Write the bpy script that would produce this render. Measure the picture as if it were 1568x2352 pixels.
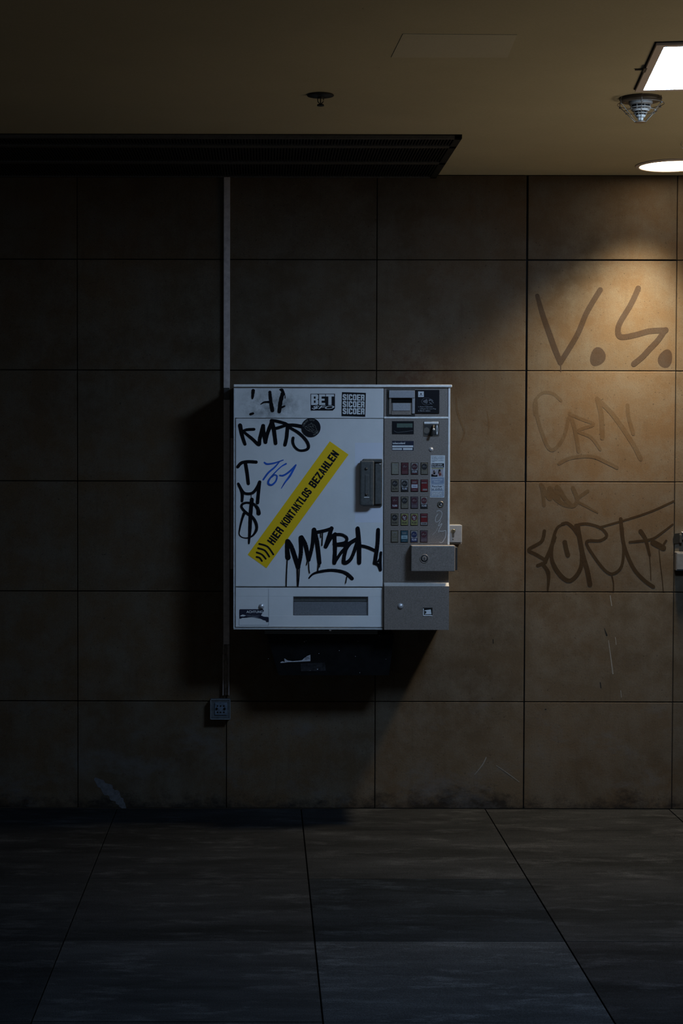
import bpy, bmesh, math, random
from mathutils import Vector, Matrix
random.seed(7)
for o in list(bpy.data.objects): bpy.data.objects.remove(o)
scene = bpy.context.scene
PI = math.pi

# ------------------------------------------------------------------ camera
DIST, CAMH = 7.6, 1.684
FPX, PPX, PPY = 3800.0, 605.0, 1137.0
TH, RO = math.radians(1.77), math.radians(0.11)
CAM = Vector((0, -DIST, CAMH))
f_ = Vector((0, math.cos(TH), -math.sin(TH)))
u0 = Vector((0, math.sin(TH), math.cos(TH))); r0 = Vector((1, 0, 0))
r_ = r0*math.cos(RO) + u0*math.sin(RO)
u_ = u0*math.cos(RO) - r0*math.sin(RO)
cd = bpy.data.cameras.new('camera'); cam = bpy.data.objects.new('camera', cd)
scene.collection.objects.link(cam); scene.camera = cam
cd.sensor_fit = 'VERTICAL'; cd.sensor_height = 36.0; cd.sensor_width = 24.0
cd.lens = FPX/2352*36.0
cd.shift_x = (784-PPX)/2352; cd.shift_y = -(1176-PPY)/2352
cd.clip_start = 0.05; cd.clip_end = 60
b_ = -f_
cam.matrix_world = Matrix(((r_.x,u_.x,b_.x,CAM.x),(r_.y,u_.y,b_.y,CAM.y),(r_.z,u_.z,b_.z,CAM.z),(0,0,0,1)))

def ray(px, py): return f_ + r_*((px-PPX)/FPX) - u_*((py-PPY)/FPX)
def P(px, py, Y=0.0):
    d = ray(px, py); t = (Y-CAM.y)/d.y
    return CAM + d*t
def PZ(px, py, Z):
    d = ray(px, py); t = (Z-CAM.z)/d.z
    return CAM + d*t
CEIL = P(1100, 402).z

# ------------------------------------------------------------------ world, exposure, lights
w = bpy.data.worlds.new('world'); scene.world = w; w.use_nodes = True
w.node_tree.nodes['Background'].inputs[0].default_value = (0.85, 0.93, 1.0, 1)
w.node_tree.nodes['Background'].inputs[1].default_value = 0.003
vs = scene.view_settings
vs.view_transform = 'Standard'; vs.look = 'None'; vs.exposure = 0.0; vs.gamma = 1.0; vs.use_curve_mapping = False
PANEL_COL, PANEL_STR = (0.44, 0.67, 1.0), 47.0
DOWN_COL, DOWN_W, DOWN_ANG = (1.0, 0.82, 0.53), 395.0, 46
FILL_COL, FILL_W = (1.0, 0.82, 0.60), 52.0

def light(name, kind, loc, energy, color, **kw):
    l = bpy.data.lights.new(name, kind); l.energy = energy; l.color = color
    for k, v in kw.items(): setattr(l, k, v)
    o = bpy.data.objects.new(name, l); scene.collection.objects.link(o); o.location = loc
    return o
LAMP = PZ(1545, 379, CEIL)                       # recessed downlight close to the wall
db = light('downlight_beam', 'SPOT', LAMP + Vector((0,0,-0.03)), DOWN_W, DOWN_COL,
      spot_size=math.radians(DOWN_ANG*2), spot_blend=1.0, shadow_soft_size=0.10)
db.rotation_euler = Vector((-0.20, 0.0, -1)).to_track_quat('-Z', 'Y').to_euler()   # lamp head tilted along the wall
# added warm fill off to the right, aimed up to brighten the ceiling
fl = light('ceiling_fill', 'SPOT', (2.6, -2.0, 1.1), FILL_W, FILL_COL, spot_size=math.radians(150), spot_blend=1.0, shadow_soft_size=0.6)
fl.rotation_euler = Vector((-0.15, 0.0, 1)).to_track_quat('-Z', 'Y').to_euler()

# added dim cool fill behind the camera, lifts the shadows on the wall
hl = light('rear_fill', 'AREA', (-0.5, -11.8, 1.5), 22.0, (0.74, 0.86, 1.0), shape='RECTANGLE', size=5.0, size_y=1.8)
hl.rotation_euler = (math.radians(90), 0, 0)

# ------------------------------------------------------------------ materials
def S(c):  # sRGB 0-255 -> linear
    out = []
    for v in c:
        v = v/255.0
        out.append(v/12.92 if v <= 0.04045 else ((v+0.055)/1.055)**2.4)
    return tuple(out)
class NT:
    def __init__(s, name):
        s.m = bpy.data.materials.new(name); s.m.use_nodes = True; s.t = s.m.node_tree
        s.bsdf = s.t.nodes['Principled BSDF']
        s.tc = s.t.nodes.new('ShaderNodeTexCoord')
    def n(s, kind, **kw):
        nd = s.t.nodes.new(kind)
        for k, v in kw.items():
            if k.startswith('i_'): nd.inputs[k[2:].replace('_', ' ')].default_value = v
            else: setattr(nd, k, v)
        return nd
    def l(s, a, b): s.t.links.new(a, b)
    def coord(s, scale=(1,1,1), loc=(0,0,0), rot=(0,0,0)):
        mp = s.n('ShaderNodeMapping'); mp.inputs['Scale'].default_value = scale
        mp.inputs['Location'].default_value = loc; mp.inputs['Rotation'].default_value = rot
        s.l(s.tc.outputs['Object'], mp.inputs['Vector']); return mp.outputs[0]
    def noise(s, scale, detail=4, rough=0.6, vec=None):
        nd = s.n('ShaderNodeTexNoise'); nd.inputs['Scale'].default_value = scale
        nd.inputs['Detail'].default_value = detail; nd.inputs['Roughness'].default_value = rough
        s.l(vec if vec else s.tc.outputs['Object'], nd.inputs['Vector']); return nd.outputs[0]
    def ramp(s, fac, a, b, lo=0.0, hi=1.0):
        nd = s.n('ShaderNodeMapRange'); nd.clamp = True
        nd.inputs[1].default_value = a; nd.inputs[2].default_value = b
        nd.inputs[3].default_value = lo; nd.inputs[4].default_value = hi
        s.l(fac, nd.inputs[0]); return nd.outputs[0]
    def mix(s, fac, a, b, mode='MIX'):
        nd = s.n('ShaderNodeMix', data_type='RGBA', blend_type=mode)
        for sock, v in ((nd.inputs[0], fac), (nd.inputs[6], a), (nd.inputs[7], b)):
            if isinstance(v, (int, float)): sock.default_value = v
            elif isinstance(v, tuple): sock.default_value = (*v[:3], 1)
            else: s.l(v, sock)
        return nd.outputs[2]
    def math(s, op, a, b=0.0):
        nd = s.n('ShaderNodeMath', operation=op)
        for sock, v in ((nd.inputs[0], a), (nd.inputs[1], b)):
            if isinstance(v, (int, float)): sock.default_value = v
            else: s.l(v, sock)
        return nd.outputs[0]
    def bump(s, h, strength, dist=0.002):
        nd = s.n('ShaderNodeBump'); nd.inputs['Strength'].default_value = strength
        nd.inputs['Distance'].default_value = dist; s.l(h, nd.inputs['Height'])
        s.l(nd.outputs[0], s.bsdf.inputs['Normal'])
MATS = {}
def mat(name, col, rough=0.6, metal=0.0, spec=0.3, var=0.15, vscale=60, grime=0.0, bump=0.0):
    """plain surface with fine procedural variation and optional grime specks"""
    if name in MATS: return MATS[name]
    k = NT(name); n1 = k.noise(vscale, 5, 0.65)
    f = k.ramp(n1, 0.3, 0.7)
    c = k.mix(f, tuple(v*(1-var) for v in col), tuple(min(1, v*(1+var)) for v in col))
    if grime:
        n2 = k.noise(14, 8, 0.75); g = k.ramp(n2, 0.60, 0.72, 0, grime)
        c = k.mix(g, c, tuple(v*0.35 for v in col))
    k.l(c, k.bsdf.inputs['Base Color'])
    k.l(k.ramp(n1, 0.3, 0.7, max(0.05, rough-0.06), min(1, rough+0.06)), k.bsdf.inputs['Roughness'])
    k.bsdf.inputs['Metallic'].default_value = metal
    k.bsdf.inputs['Specular IOR Level'].default_value = spec
    if bump: k.bump(n1, bump)
    MATS[name] = k.m; return k.m
def emis(name, col, strength):
    k = NT(name); k.bsdf.inputs['Base Color'].default_value = (0.8,0.8,0.8,1)
    n1 = k.noise(3, 2); c = k.mix(k.ramp(n1, 0.2, 0.8), col, tuple(v*0.97 for v in col))
    k.l(c, k.bsdf.inputs['Emission Color'])
    k.bsdf.inputs['Emission Strength'].default_value = strength
    MATS[name] = k.m; return k.m

STONE = (0.054, 0.0405, 0.0265)
def stone_mat(name, tint=(1,1,1), use_attr=False, opacity=None):
    k = NT(name)
    big = k.noise(1.3, 5, 0.6); mid = k.noise(6.5, 7, 0.7)
    fine = k.noise(260, 3, 0.7); pit = k.noise(95, 2, 0.5)
    streak = k.noise(3.0, 6, 0.7, k.coord((9, 1, 0.9)))
    c = k.mix(k.ramp(big, 0.35, 0.68), tuple(v*0.70 for v in STONE), tuple(v*1.18 for v in STONE))
    c = k.mix(k.ramp(k.noise(0.9, 4, 0.6, k.coord((1,1,1), (7,3,2))), 0.42, 0.62, 0, 0.6), c, (0.068, 0.041, 0.020))
    c = k.mix(k.ramp(mid, 0.42, 0.66, 0, 0.75), c, (0.071, 0.061, 0.048))
    c = k.mix(k.ramp(streak, 0.55, 0.75, 0, 0.35), c, (0.031, 0.023, 0.016))
    c = k.mix(k.ramp(fine, 0.25, 0.75, 0, 1), c, k.mix(1.0, c, (1.75,1.68,1.6), 'MULTIPLY'))
    c = k.mix(k.ramp(pit, 0.27, 0.34, 0.75, 0), c, (0.025, 0.02, 0.014))
    if use_attr:
        at = k.n('ShaderNodeAttribute', attribute_name='tone')
        c = k.mix(1.0, c, at.outputs['Color'], 'MULTIPLY')
    # black grime crust where the wall meets the floor, pale scuffs above it
    sx = k.n('ShaderNodeSeparateXYZ'); k.l(k.tc.outputs['Object'], sx.inputs[0])
    z = sx.outputs[2]
    crust = k.math('ADD', k.ramp(z, 0.0, 0.22, 0.30, 0.0), k.math('MULTIPLY', k.math('ADD', k.noise(12, 9, 0.8, k.coord((1,1,1.6))), k.noise(1.7, 3, 0.6, k.coord((1,1,0.3)))), 0.5))
    c = k.mix(k.ramp(crust, 0.70, 0.82, 0, 0.85), c, (0.009, 0.008, 0.008))
    sc = k.noise(2.2, 9, 0.72, k.coord((1,1,1.7), (3,0,1), (0,0.5,0)))
    low = k.math('MULTIPLY', k.ramp(z, 0.35, 0.75, 1, 0), k.ramp(sc, 0.54, 0.70, 0, 0.75))
    c = k.mix(low, c, (0.095, 0.092, 0.092))
    # rusty run-off above the machine
    g = k.n('ShaderNodeVectorMath', operation='DISTANCE'); k.l(k.coord((1,1,1.6)), g.inputs[0])
    q = P(955, 862); g.inputs[1].default_value = (q.x, 0, q.z*1.6)
    rust = k.math('MULTIPLY', k.ramp(g.outputs['Value'], 0.03, 0.30, 1, 0), k.ramp(k.noise(16, 8, 0.8), 0.42, 0.6, 0, 0.7))
    c = k.mix(rust, c, (0.045, 0.018, 0.010))
    if tint != (1,1,1): c = k.mix(1.0, c, tint, 'MULTIPLY')
    k.l(c, k.bsdf.inputs['Base Color'])
    k.bsdf.inputs['Specular IOR Level'].default_value = 0.12
    k.bsdf.inputs['Roughness'].default_value = 0.72
    k.bump(k.math('ADD', mid, k.math('MULTIPLY', pit, 0.4)), 0.35, 0.002)
    MATS[name] = k.m; return k.m
stone = stone_mat('travertine_cladding', use_attr=True)
tag_mid = stone_mat('faded_paint_on_stone', (0.38, 0.35, 0.38))
tag_dark = stone_mat('brown_paint_on_stone', (0.30, 0.23, 0.14))
tag_soft = stone_mat('washed_out_paint_on_stone', (0.66, 0.58, 0.46))
tag_faint = stone_mat('ghost_paint_on_stone', (0.83, 0.76, 0.66))
scratch_m = mat('pale_scratch', (0.16, 0.15, 0.135), 0.8)
grout = mat('black_joint', (0.006, 0.006, 0.006), 0.9)

def floor_mat():
    k = NT('dark_floor_slabs')
    st = k.noise(1.6, 9, 0.7, k.coord((0.55, 2.4, 1))); st2 = k.noise(5, 8, 0.75, k.coord((0.6, 1.8, 1)))
    fine = k.noise(220, 3, 0.8)
    c = k.mix(k.ramp(st, 0.38, 0.68), (0.0075, 0.0076, 0.0078), (0.0165, 0.0170, 0.0180))
    c = k.mix(k.ramp(st2, 0.52, 0.72, 0, 0.8), c, (0.036, 0.0365, 0.038))
    c = k.mix(k.ramp(fine, 0.3, 0.7), k.mix(1.0, c, (0.45,0.45,0.45), 'MULTIPLY'), k.mix(1.0, c, (1.8,1.8,1.8), 'MULTIPLY'))
    at = k.n('ShaderNodeAttribute', attribute_name='tone'); c = k.mix(1.0, c, at.outputs['Color'], 'MULTIPLY')
    k.l(c, k.bsdf.inputs['Base Color'])
    k.l(k.ramp(st, 0.35, 0.7, 0.9, 0.7), k.bsdf.inputs['Roughness'])
    k.bsdf.inputs['Specular IOR Level'].default_value = 0.03
    k.bump(k.math('ADD', fine, st2), 0.25, 0.0015)
    return k.m
def ceil_mat(name, col):
    k = NT(name)
    a = k.noise(1.1, 4, 0.6); b = k.noise(170, 3, 0.7); d = k.noise(23, 2, 0.5)
    c = k.mix(k.ramp(a, 0.35, 0.65), tuple(v*0.93 for v in col), tuple(v*1.05 for v in col))
    c = k.mix(k.ramp(b, 0.3, 0.7), k.mix(1.0, c, (0.9,0.9,0.88), 'MULTIPLY'), c)
    c = k.mix(k.ramp(d, 0.215, 0.20, 0, 0.7), c, (0.05, 0.04, 0.03))
    k.l(c, k.bsdf.inputs['Base Color']); k.bsdf.inputs['Roughness'].default_value = 0.85
    k.bsdf.inputs['Specular IOR Level'].default_value = 0.1
    k.bump(b, 0.15, 0.001); MATS[name] = k.m
    return k.m
def painted_white():
    k = NT('white_enamel')
    a = k.noise(5, 6, 0.7); b = k.noise(38, 8, 0.8); s2 = k.noise(30, 6, 0.7, k.coord((3.5, 1, 0.5), (0,0,0), (0, 0.25, 0)))
    c = k.mix(k.ramp(a, 0.3, 0.7), (0.62, 0.63, 0.64), (0.72, 0.72, 0.73))
    c = k.mix(k.ramp(b, 0.66, 0.74, 0, 0.5), c, (0.2, 0.2, 0.21))
    c = k.mix(k.ramp(s2, 0.68, 0.76, 0, 0.5), c, (0.12, 0.12, 0.13))
    # smeared marker on the header strip
    g = k.n('ShaderNodeVectorMath', operation='DISTANCE'); k.l(k.coord((1,1,2.0)), g.inputs[0])
    k.rubbed = g
    sm = k.math('MULTIPLY', k.ramp(g.outputs['Value'], 0.06, 0.19, 1, 0), k.ramp(k.noise(15, 7, 0.75), 0.42, 0.62, 0.0, 0.8))
    c = k.mix(sm, c, (0.16, 0.17, 0.18))
    k.l(c, k.bsdf.inputs['Base Color']); k.bsdf.inputs['Roughness'].default_value = 0.5
    k.bsdf.inputs['Specular IOR Level'].default_value = 0.25
    k.l(k.ramp(k.noise(170,3,0.7),0.3,0.7,0.42,0.6), k.bsdf.inputs['Roughness'])
    MATS['white'] = k.m
    return k
WH = painted_white(); white = WH.m
floor_m = floor_mat()
ceil_m = ceil_mat('yellowed_ceiling_paint', (0.50, 0.44, 0.30))
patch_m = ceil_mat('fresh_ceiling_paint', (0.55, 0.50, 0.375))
black = mat('black_marker', (0.005, 0.005, 0.007), 0.7, 0.0, 0.08, var=0.3)
printblack = mat('black_print', (0.007, 0.007, 0.010), 0.55, 0.0, 0.15, var=0.2)
navy = mat('navy_print', (0.010, 0.014, 0.035), 0.45, var=0.2)
blue_ink = mat('blue_marker', (0.010, 0.10, 0.50), 0.45, var=0.35, vscale=30)
yellow = mat('yellow_vinyl', (0.86, 0.55, 0.006), 0.5, var=0.05, vscale=400)
paper = mat('white_sticker', (0.62, 0.64, 0.66), 0.55, var=0.06)
paper_dim = mat('grey_sticker_field', (0.25, 0.28, 0.32), 0.55, var=0.1)
film = mat('adhesive_film', (0.66, 0.68, 0.76), 0.35, var=0.03, vscale=8)
greymetal = mat('brushed_grey_metal', (0.225, 0.192, 0.170), 0.45, 0.3, 0.35, var=0.28, vscale=190, grime=0.5)
lightmetal = mat('pale_trim_metal', (0.78, 0.78, 0.78), 0.4, 0.2, 0.5, var=0.1, grime=0.2)
darkmetal = mat('dark_metal', (0.035, 0.034, 0.033), 0.5, 0.4, 0.4)
chrome = mat('worn_chrome', (0.60, 0.60, 0.63), 0.3, 0.45, 0.5, var=0.06)
handle_m = mat('grey_handle_plastic', (0.078, 0.080, 0.078), 0.5, var=0.25, vscale=90, grime=0.4)
slotgrey = mat('recess_grey', (0.16, 0.165, 0.18), 0.6, var=0.2, vscale=200)
readergrey = mat('reader_grey', (0.33, 0.34, 0.37), 0.5, var=0.12, vscale=200)
lcd = mat('lcd_green', (0.085, 0.125, 0.105), 0.3, var=0.1)
binblack = mat('soot_black_metal', (0.0065, 0.0065, 0.0075), 0.7, 0.0, 0.15, var=0.4, vscale=25)
ventm = mat('black_vent_metal', (0.020, 0.019, 0.018), 0.6, 0.2, var=0.3)
ventrail = mat('vent_rail_metal', (0.060, 0.056, 0.052), 0.6, 0.2, var=0.3)
void = mat('dark_void', (0.002, 0.002, 0.002), 0.9)
pipe_m = mat('grey_trunking_paint', (0.42, 0.37, 0.36), 0.6, var=0.2, vscale=40, grime=0.5)
pipe_old = mat('scuffed_trunking', (0.20, 0.165, 0.14), 0.7, var=0.6, vscale=45, grime=0.8)
sockm = mat('dirty_socket_plastic', (0.055, 0.065, 0.075), 0.4, var=0.4, vscale=50, grime=0.5)
socki = mat('socket_insert_plastic', (0.075, 0.10, 0.135), 0.4, var=0.4, vscale=70)
detw = mat('detector_plastic', (0.30, 0.27, 0.23), 0.5, var=0.1)
wire = mat('cage_wire', (0.16, 0.13, 0.10), 0.4, 0.5)
sprm = mat('blackened_brass', (0.018, 0.017, 0.014), 0.5, 0.3)
lampframe = mat('lamp_frame_paint', (0.55, 0.47, 0.42), 0.6, var=0.05)
keyplate = mat('key_switch_plate', (0.22, 0.22, 0.23), 0.45, 0.1, var=0.1, grime=0.4)

# ------------------------------------------------------------------ block capitals
def gr(x0, x1, y0, y1): return [(x0,y0),(x1,y0),(x1,y1),(x0,y1)]
s_, b_h = 0.375, 0.20
_out = [(0,.14),(.2,0),(.8,0),(1,.14),(1,.86),(.8,1),(.2,1),(0,.86)]
_in = [(s_,.22),(.42,b_h),(.58,b_h),(1-s_,.22),(1-s_,.78),(.58,1-b_h),(.42,1-b_h),(s_,.78)]
_ring = [[_out[i], _out[(i+1)%8], _in[(i+1)%8], _in[i]] for i in range(8)]
GLYPH = {
 'H': [gr(0,s_,0,1), gr(1-s_,1,0,1), gr(s_,1-s_,.41,.60)],
 'I': [gr(0.08,.92,0,1)],
 'E': [gr(0,s_+.04,0,1), gr(s_,1,1-b_h,1), gr(s_,.9,.41,.59), gr(s_,1,0,b_h)],
 'F': [gr(0,s_,0,1), gr(s_,1,1-b_h,1), gr(s_,.9,.41,.59)],
 'L': [gr(0,s_+.04,0,1), gr(s_,1,0,b_h)],
 'T': [gr(0,1,1-b_h,1), gr(.31,.69,0,1-b_h)],
 'K': [gr(0,s_,0,1), [(s_,.34),(s_,.62),(.64,1),(1,1)], [(.40,.62),(.64,0),(1,0),(.66,.74)]],
 'N': [gr(0,s_-.02,0,1), gr(1-s_+.02,1,0,1), [(0,1),(.36,1),(1,0),(.64,0)]],
 'Z': [gr(0,1,1-b_h,1), gr(0,1,0,b_h), [(0,b_h-.02),(.42,b_h-.02),(1,1-b_h+.02),(.58,1-b_h+.02)]],
 'A': [[(0,0),(.32,0),(.60,1),(.32,1)], [(.68,0),(1,0),(.68,1),(.40,1)], gr(.2,.8,.18,.36)],
 'O': _ring,
 'C': [p for i, p in enumerate(_ring) if i != 3] + [gr(1-s_,1,.14,.36), gr(1-s_,1,.64,.86)],
 'S': [_ring[0], _ring[1], _ring[2], _ring[4], _ring[5], _ring[6], gr(0,s_,.14,.32), gr(1-s_,1,.68,.86), [(0,.86),(s_,.80),(s_,.64),(0,.52)], [(1,.14),(1-s_,.20),(1-s_,.36),(1,.48)], [(0,.56),(s_,.70),(1,.46),(1-s_,.30)]],
 'B': [gr(0,s_,0,1), gr(s_,.84,1-b_h,1), gr(s_,.84,0,b_h), gr(s_,.84,.42,.59), [(1-s_,.5),(.84,.5),(1,.60),(1,.90),(.84,1),(1-s_,1)], [(1-s_,0),(.84,0),(1,.10),(1,.42),(.86,.52),(1-s_,.52)]],
 'R': [gr(0,s_,0,1), gr(s_,.84,1-b_h,1), gr(s_,.84,.40,.57), [(1-s_,.42),(.84,.42),(1,.52),(1,.90),(.84,1),(1-s_,1)], [(.62,.46),(1,.44),(1,0),(.64,0)]],
}
# ------------------------------------------------------------------ mesh builder
class MB:
    def __init__(s): s.bm = bmesh.new(); s.ms = []
    def mi(s, m):
        if m not in s.ms: s.ms.append(m)
        return s.ms.index(m)
    def _fin(s, faces, m, smooth=False):
        i = s.mi(m)
        for f in faces: f.material_index = i; f.smooth = smooth
    def box(s, x0, x1, y0, y1, z0, z1, m, bev=0.0, seg=2):
        b = bmesh.new()
        bmesh.ops.create_cube(b, size=1)
        for v in b.verts:
            v.co = Vector(((x0+x1)/2 + v.co.x*abs(x1-x0), (y0+y1)/2 + v.co.y*abs(y1-y0), (z0+z1)/2 + v.co.z*abs(z1-z0)))
        if bev > 0:
            bmesh.ops.bevel(b, geom=b.edges[:], offset=bev, segments=seg, affect='EDGES', profile=0.5)
        s.merge(b, m, bev > 0)
        return s
    def merge(s, b, m, smooth=False):
        mp = {v: s.bm.verts.new(v.co) for v in b.verts}
        fs = []
        for f in b.faces:
            try: nf = s.bm.faces.new([mp[v] for v in f.verts]); nf.smooth = smooth; fs.append(nf)
            except ValueError: pass
        s._fin(fs, m, False); b.free()
    def pbox(s, ax, ay, bx, by, yf, yb, m, bev=0.0):
        """box whose front face (at depth yf) fills a rectangle of the photo"""
        a = P(ax, ay, yf); b = P(bx, by, yf); c = P(ax, by, yf); d = P(bx, ay, yf)
        x0 = (a.x+c.x)/2; x1 = (b.x+d.x)/2; z1 = (a.z+d.z)/2; z0 = (b.z+c.z)/2
        return s.box(x0, x1, yf, yb, z0, z1, m, bev)
    def poly(s, pts, m, flip=False):
        vs = [s.bm.verts.new(p) for p in pts]
        try: f = s.bm.faces.new(vs)
        except ValueError: return
        s._fin([f], m)
        f.normal_update()
        if f.normal.y > 0.0 and abs(f.normal.y) > 0.5: f.normal_flip()
    def ppoly(s, pts, Y, m): s.poly([P(x, y, Y) for x, y in pts], m)
    def prect(s, x0, y0, x1, y1, Y, m): s.ppoly([(x0,y0),(x1,y0),(x1,y1),(x0,y1)], Y, m)
    def slab(s, pts, Y, th, m):
        """flat shape with its own small thickness"""
        fr = [s.bm.verts.new(P(x, y, Y)) for x, y in pts]
        bk = [s.bm.verts.new(v.co + Vector((0, th, 0))) for v in fr]
        fs = [s.bm.faces.new(fr)]
        n = len(fr)
        for i in range(n): fs.append(s.bm.faces.new([fr[i], bk[i], bk[(i+1)%n], fr[(i+1)%n]]))
        s._fin(fs, m)
    def disc(s, cx, cy, rx, Y, m, ry=None, n=28):
        ry = ry or rx
        s.ppoly([(cx+rx*math.cos(2*PI*i/n), cy+ry*math.sin(2*PI*i/n)) for i in range(n)], Y, m)
    def ring(s, cx, cy, r0, r1, Y, m, a0=0, a1=2*PI, n=28, ry=1.0):
        for i in range(n):
            t0 = a0+(a1-a0)*i/n; t1 = a0+(a1-a0)*(i+1)/n
            s.ppoly([(cx+r*math.cos(t), cy+r*ry*math.sin(t)) for r, t in ((r0,t0),(r1,t0),(r1,t1),(r0,t1))], Y, m)
    def stroke(s, pts, width, Y, m, tf=(0,0,1.0), smooth=True, sub=6, wob=0.0):
        ox, oy, sc = tf
        p = [Vector((ox+x/sc, oy+y/sc)) for x, y in pts]
        n = len(p)
        ws = width if isinstance(width, (list, tuple)) else [width]*n
        ws = [ws[min(len(ws)-1, int(i*(len(ws)-1)/max(1, n-1)+0.5))]/sc/2 for i in range(n)] if len(ws) != n else [q/sc/2 for q in ws]
        if smooth and n > 2:
            q, qw = [], []
            for i in range(n-1):
                a = p[max(0,i-1)]; b = p[i]; c = p[i+1]; d = p[min(n-1,i+2)]
                for k in range(sub):
                    t = k/sub
                    q.append(0.5*((2*b)+(c-a)*t+(2*a-5*b+4*c-d)*t*t+(3*b-a-3*c+d)*t**3)); qw.append(ws[i]+(ws[i+1]-ws[i])*t)
            q.append(p[-1]); qw.append(ws[-1]); p, ws = q, qw
        p2, w2 = [p[0]], [ws[0]]
        for a, b in zip(p[1:], ws[1:]):
            if (a-p2[-1]).length > 0.05: p2.append(a); w2.append(b)
        p, ws = p2, w2; n = len(p)
        if n < 2: return
        if wob: ws = [q*(1+random.uniform(-wob, wob)) for q in ws]
        s.eps = getattr(s, 'eps', 0)
        for i in range(n-1):
            s.eps += 1; Y -= 4e-6
            d = (p[i+1]-p[i]).normalized(); nn = Vector((-d.y, d.x))
            s.ppoly([tuple(p[i]+nn*ws[i]), tuple(p[i+1]+nn*ws[i+1]), tuple(p[i+1]-nn*ws[i+1]), tuple(p[i]-nn*ws[i])], Y, m)
        for i in range(n):
            if i in (0, n-1): nd = 12
            elif ws[i] > 0.9 and (p[i]-p[i-1]).normalized().dot((p[i+1]-p[i]).normalized()) < 0.985: nd = 10
            else: continue
            Y -= 4e-6
            s.disc(p[i].x, p[i].y, ws[i], Y, m, n=nd)
    def text(s, txt, cx, cy, w_, h_, Y, m, ang=0.0, bold=0.0, shear=0.0):
        """letters fitted to a w x h box of the photo, centred on cx, cy, turned by ang (radians, ccw)"""
        cu = bpy.data.curves.new('t', 'FONT'); cu.body = txt; cu.offset = bold; cu.resolution_u = 3; cu.shear = shear
        ob = bpy.data.objects.new('t', cu); scene.collection.objects.link(ob)
        dg = bpy.context.evaluated_depsgraph_get(); dg.update()
        me = bpy.data.meshes.new_from_object(ob.evaluated_get(dg))
        bpy.data.objects.remove(ob); bpy.data.curves.remove(cu)
        if not me.vertices: return
        xs = [v.co.x for v in me.vertices]; ys = [v.co.y for v in me.vertices]
        x0, x1, y0, y1 = min(xs), max(xs), min(ys), max(ys)
        ca, sa = math.cos(ang), math.sin(ang); vm = []
        for v in me.vertices:
            a = ((v.co.x-x0)/(x1-x0)-0.5)*w_; b = ((v.co.y-y0)/(y1-y0)-0.5)*h_
            vm.append(s.bm.verts.new(P(cx+a*ca-b*sa, cy-(a*sa+b*ca), Y)))
        fs = []
        for f in me.polygons:
            try:
                nf = s.bm.faces.new([vm[i] for i in f.vertices]); nf.normal_update()
                if nf.normal.y > 0: nf.normal_flip()
                fs.append(nf)
            except ValueError: pass
        s._fin(fs, m); bpy.data.meshes.remove(me)
    def caps(s, txt, cx, cy, w_, h_, Y, m, ang=0.0, gap=0.14):
        """heavy condensed capitals drawn as polygons"""
        wd = [0.42 if ch == 'I' else 1.0 for ch in txt]
        tot = sum(wd)+gap*(len(txt)-1); k = w_/tot; ca, sa = math.cos(ang), math.sin(ang); x = -w_/2
        for ch, q in zip(txt, wd):
            lw = q*k
            for pl in GLYPH[ch]:
                Y -= 3e-6
                pts = []
                for u, v in pl:
                    a = x+u*lw; b = (v-0.5)*h_
                    pts.append((cx+a*ca-b*sa, cy-(a*sa+b*ca)))
                s.ppoly(pts, Y, m)
            x += lw+gap*k
    def lathe(s, c, prof, m, n=32, axis='Z', smooth=True):
        """prof: (radius, height along axis) pairs; axis Z up or Y (towards -y = out of the wall)"""
        rings = []
        for r, h in prof:
            row = []
            for i in range(n):
                a = 2*PI*i/n
                if axis == 'Z': co = Vector((r*math.cos(a), r*math.sin(a), h))
                else: co = Vector((r*math.cos(a), -h, r*math.sin(a)))
                row.append(s.bm.verts.new(c+co))
            rings.append(row)
        fs = []
        for a, b in zip(rings, rings[1:]):
            for i in range(n): fs.append(s.bm.faces.new([a[i], a[(i+1)%n], b[(i+1)%n], b[i]]))
        fs2 = [s.bm.faces.new(rings[0]), s.bm.faces.new(rings[-1])]
        s._fin(fs, m, smooth); s._fin(fs2, m, False)
    def tube(s, pts, r, m, n=8, closed=False):
        pts = [Vector(p) for p in pts]; rings = []; N = len(pts)
        for i, p in enumerate(pts):
            if closed: d = pts[(i+1)%N]-pts[i-1]
            else: d = pts[min(N-1,i+1)]-pts[max(0,i-1)]
            d.normalize(); up = Vector((0,0,1)) if abs(d.z) < 0.9 else Vector((1,0,0))
            a = d.cross(up).normalized(); b = d.cross(a)
            rings.append([s.bm.verts.new(p+(a*math.cos(2*PI*k/n)+b*math.sin(2*PI*k/n))*r) for k in range(n)])
        fs = []
        prs = list(zip(rings, rings[1:])) + ([(rings[-1], rings[0])] if closed else [])
        for a, b in prs:
            for k in range(n): fs.append(s.bm.faces.new([a[k], a[(k+1)%n], b[(k+1)%n], b[k]]))
        if not closed: fs += [s.bm.faces.new(rings[0]), s.bm.faces.new(rings[-1])]
        s._fin(fs, m, True)
    def build(s, name, parent=None, label=None, recalc=False):
        if recalc: bmesh.ops.recalc_face_normals(s.bm, faces=s.bm.faces[:])
        org = WORLD.get(parent.name, Vector()) if parent else Vector()
        for v in s.bm.verts: v.co -= org
        me = bpy.data.meshes.new(name); s.bm.to_mesh(me); s.bm.free()
        for m in s.ms: me.materials.append(m)
        o = bpy.data.objects.new(name, me); scene.collection.objects.link(o)
        if parent: o.parent = parent
        WORLD[o.name] = org.copy()
        if label: o['label'] = label
        return o
WORLD = {}
def thing(name, label, cat, loc, group=None):
    o = bpy.data.objects.new(name, None); scene.collection.objects.link(o); o.location = loc
    o.empty_display_size = 0.05
    o['label'] = label; o['category'] = cat
    if group: o['group'] = group
    WORLD[o.name] = Vector(loc); return o
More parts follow.
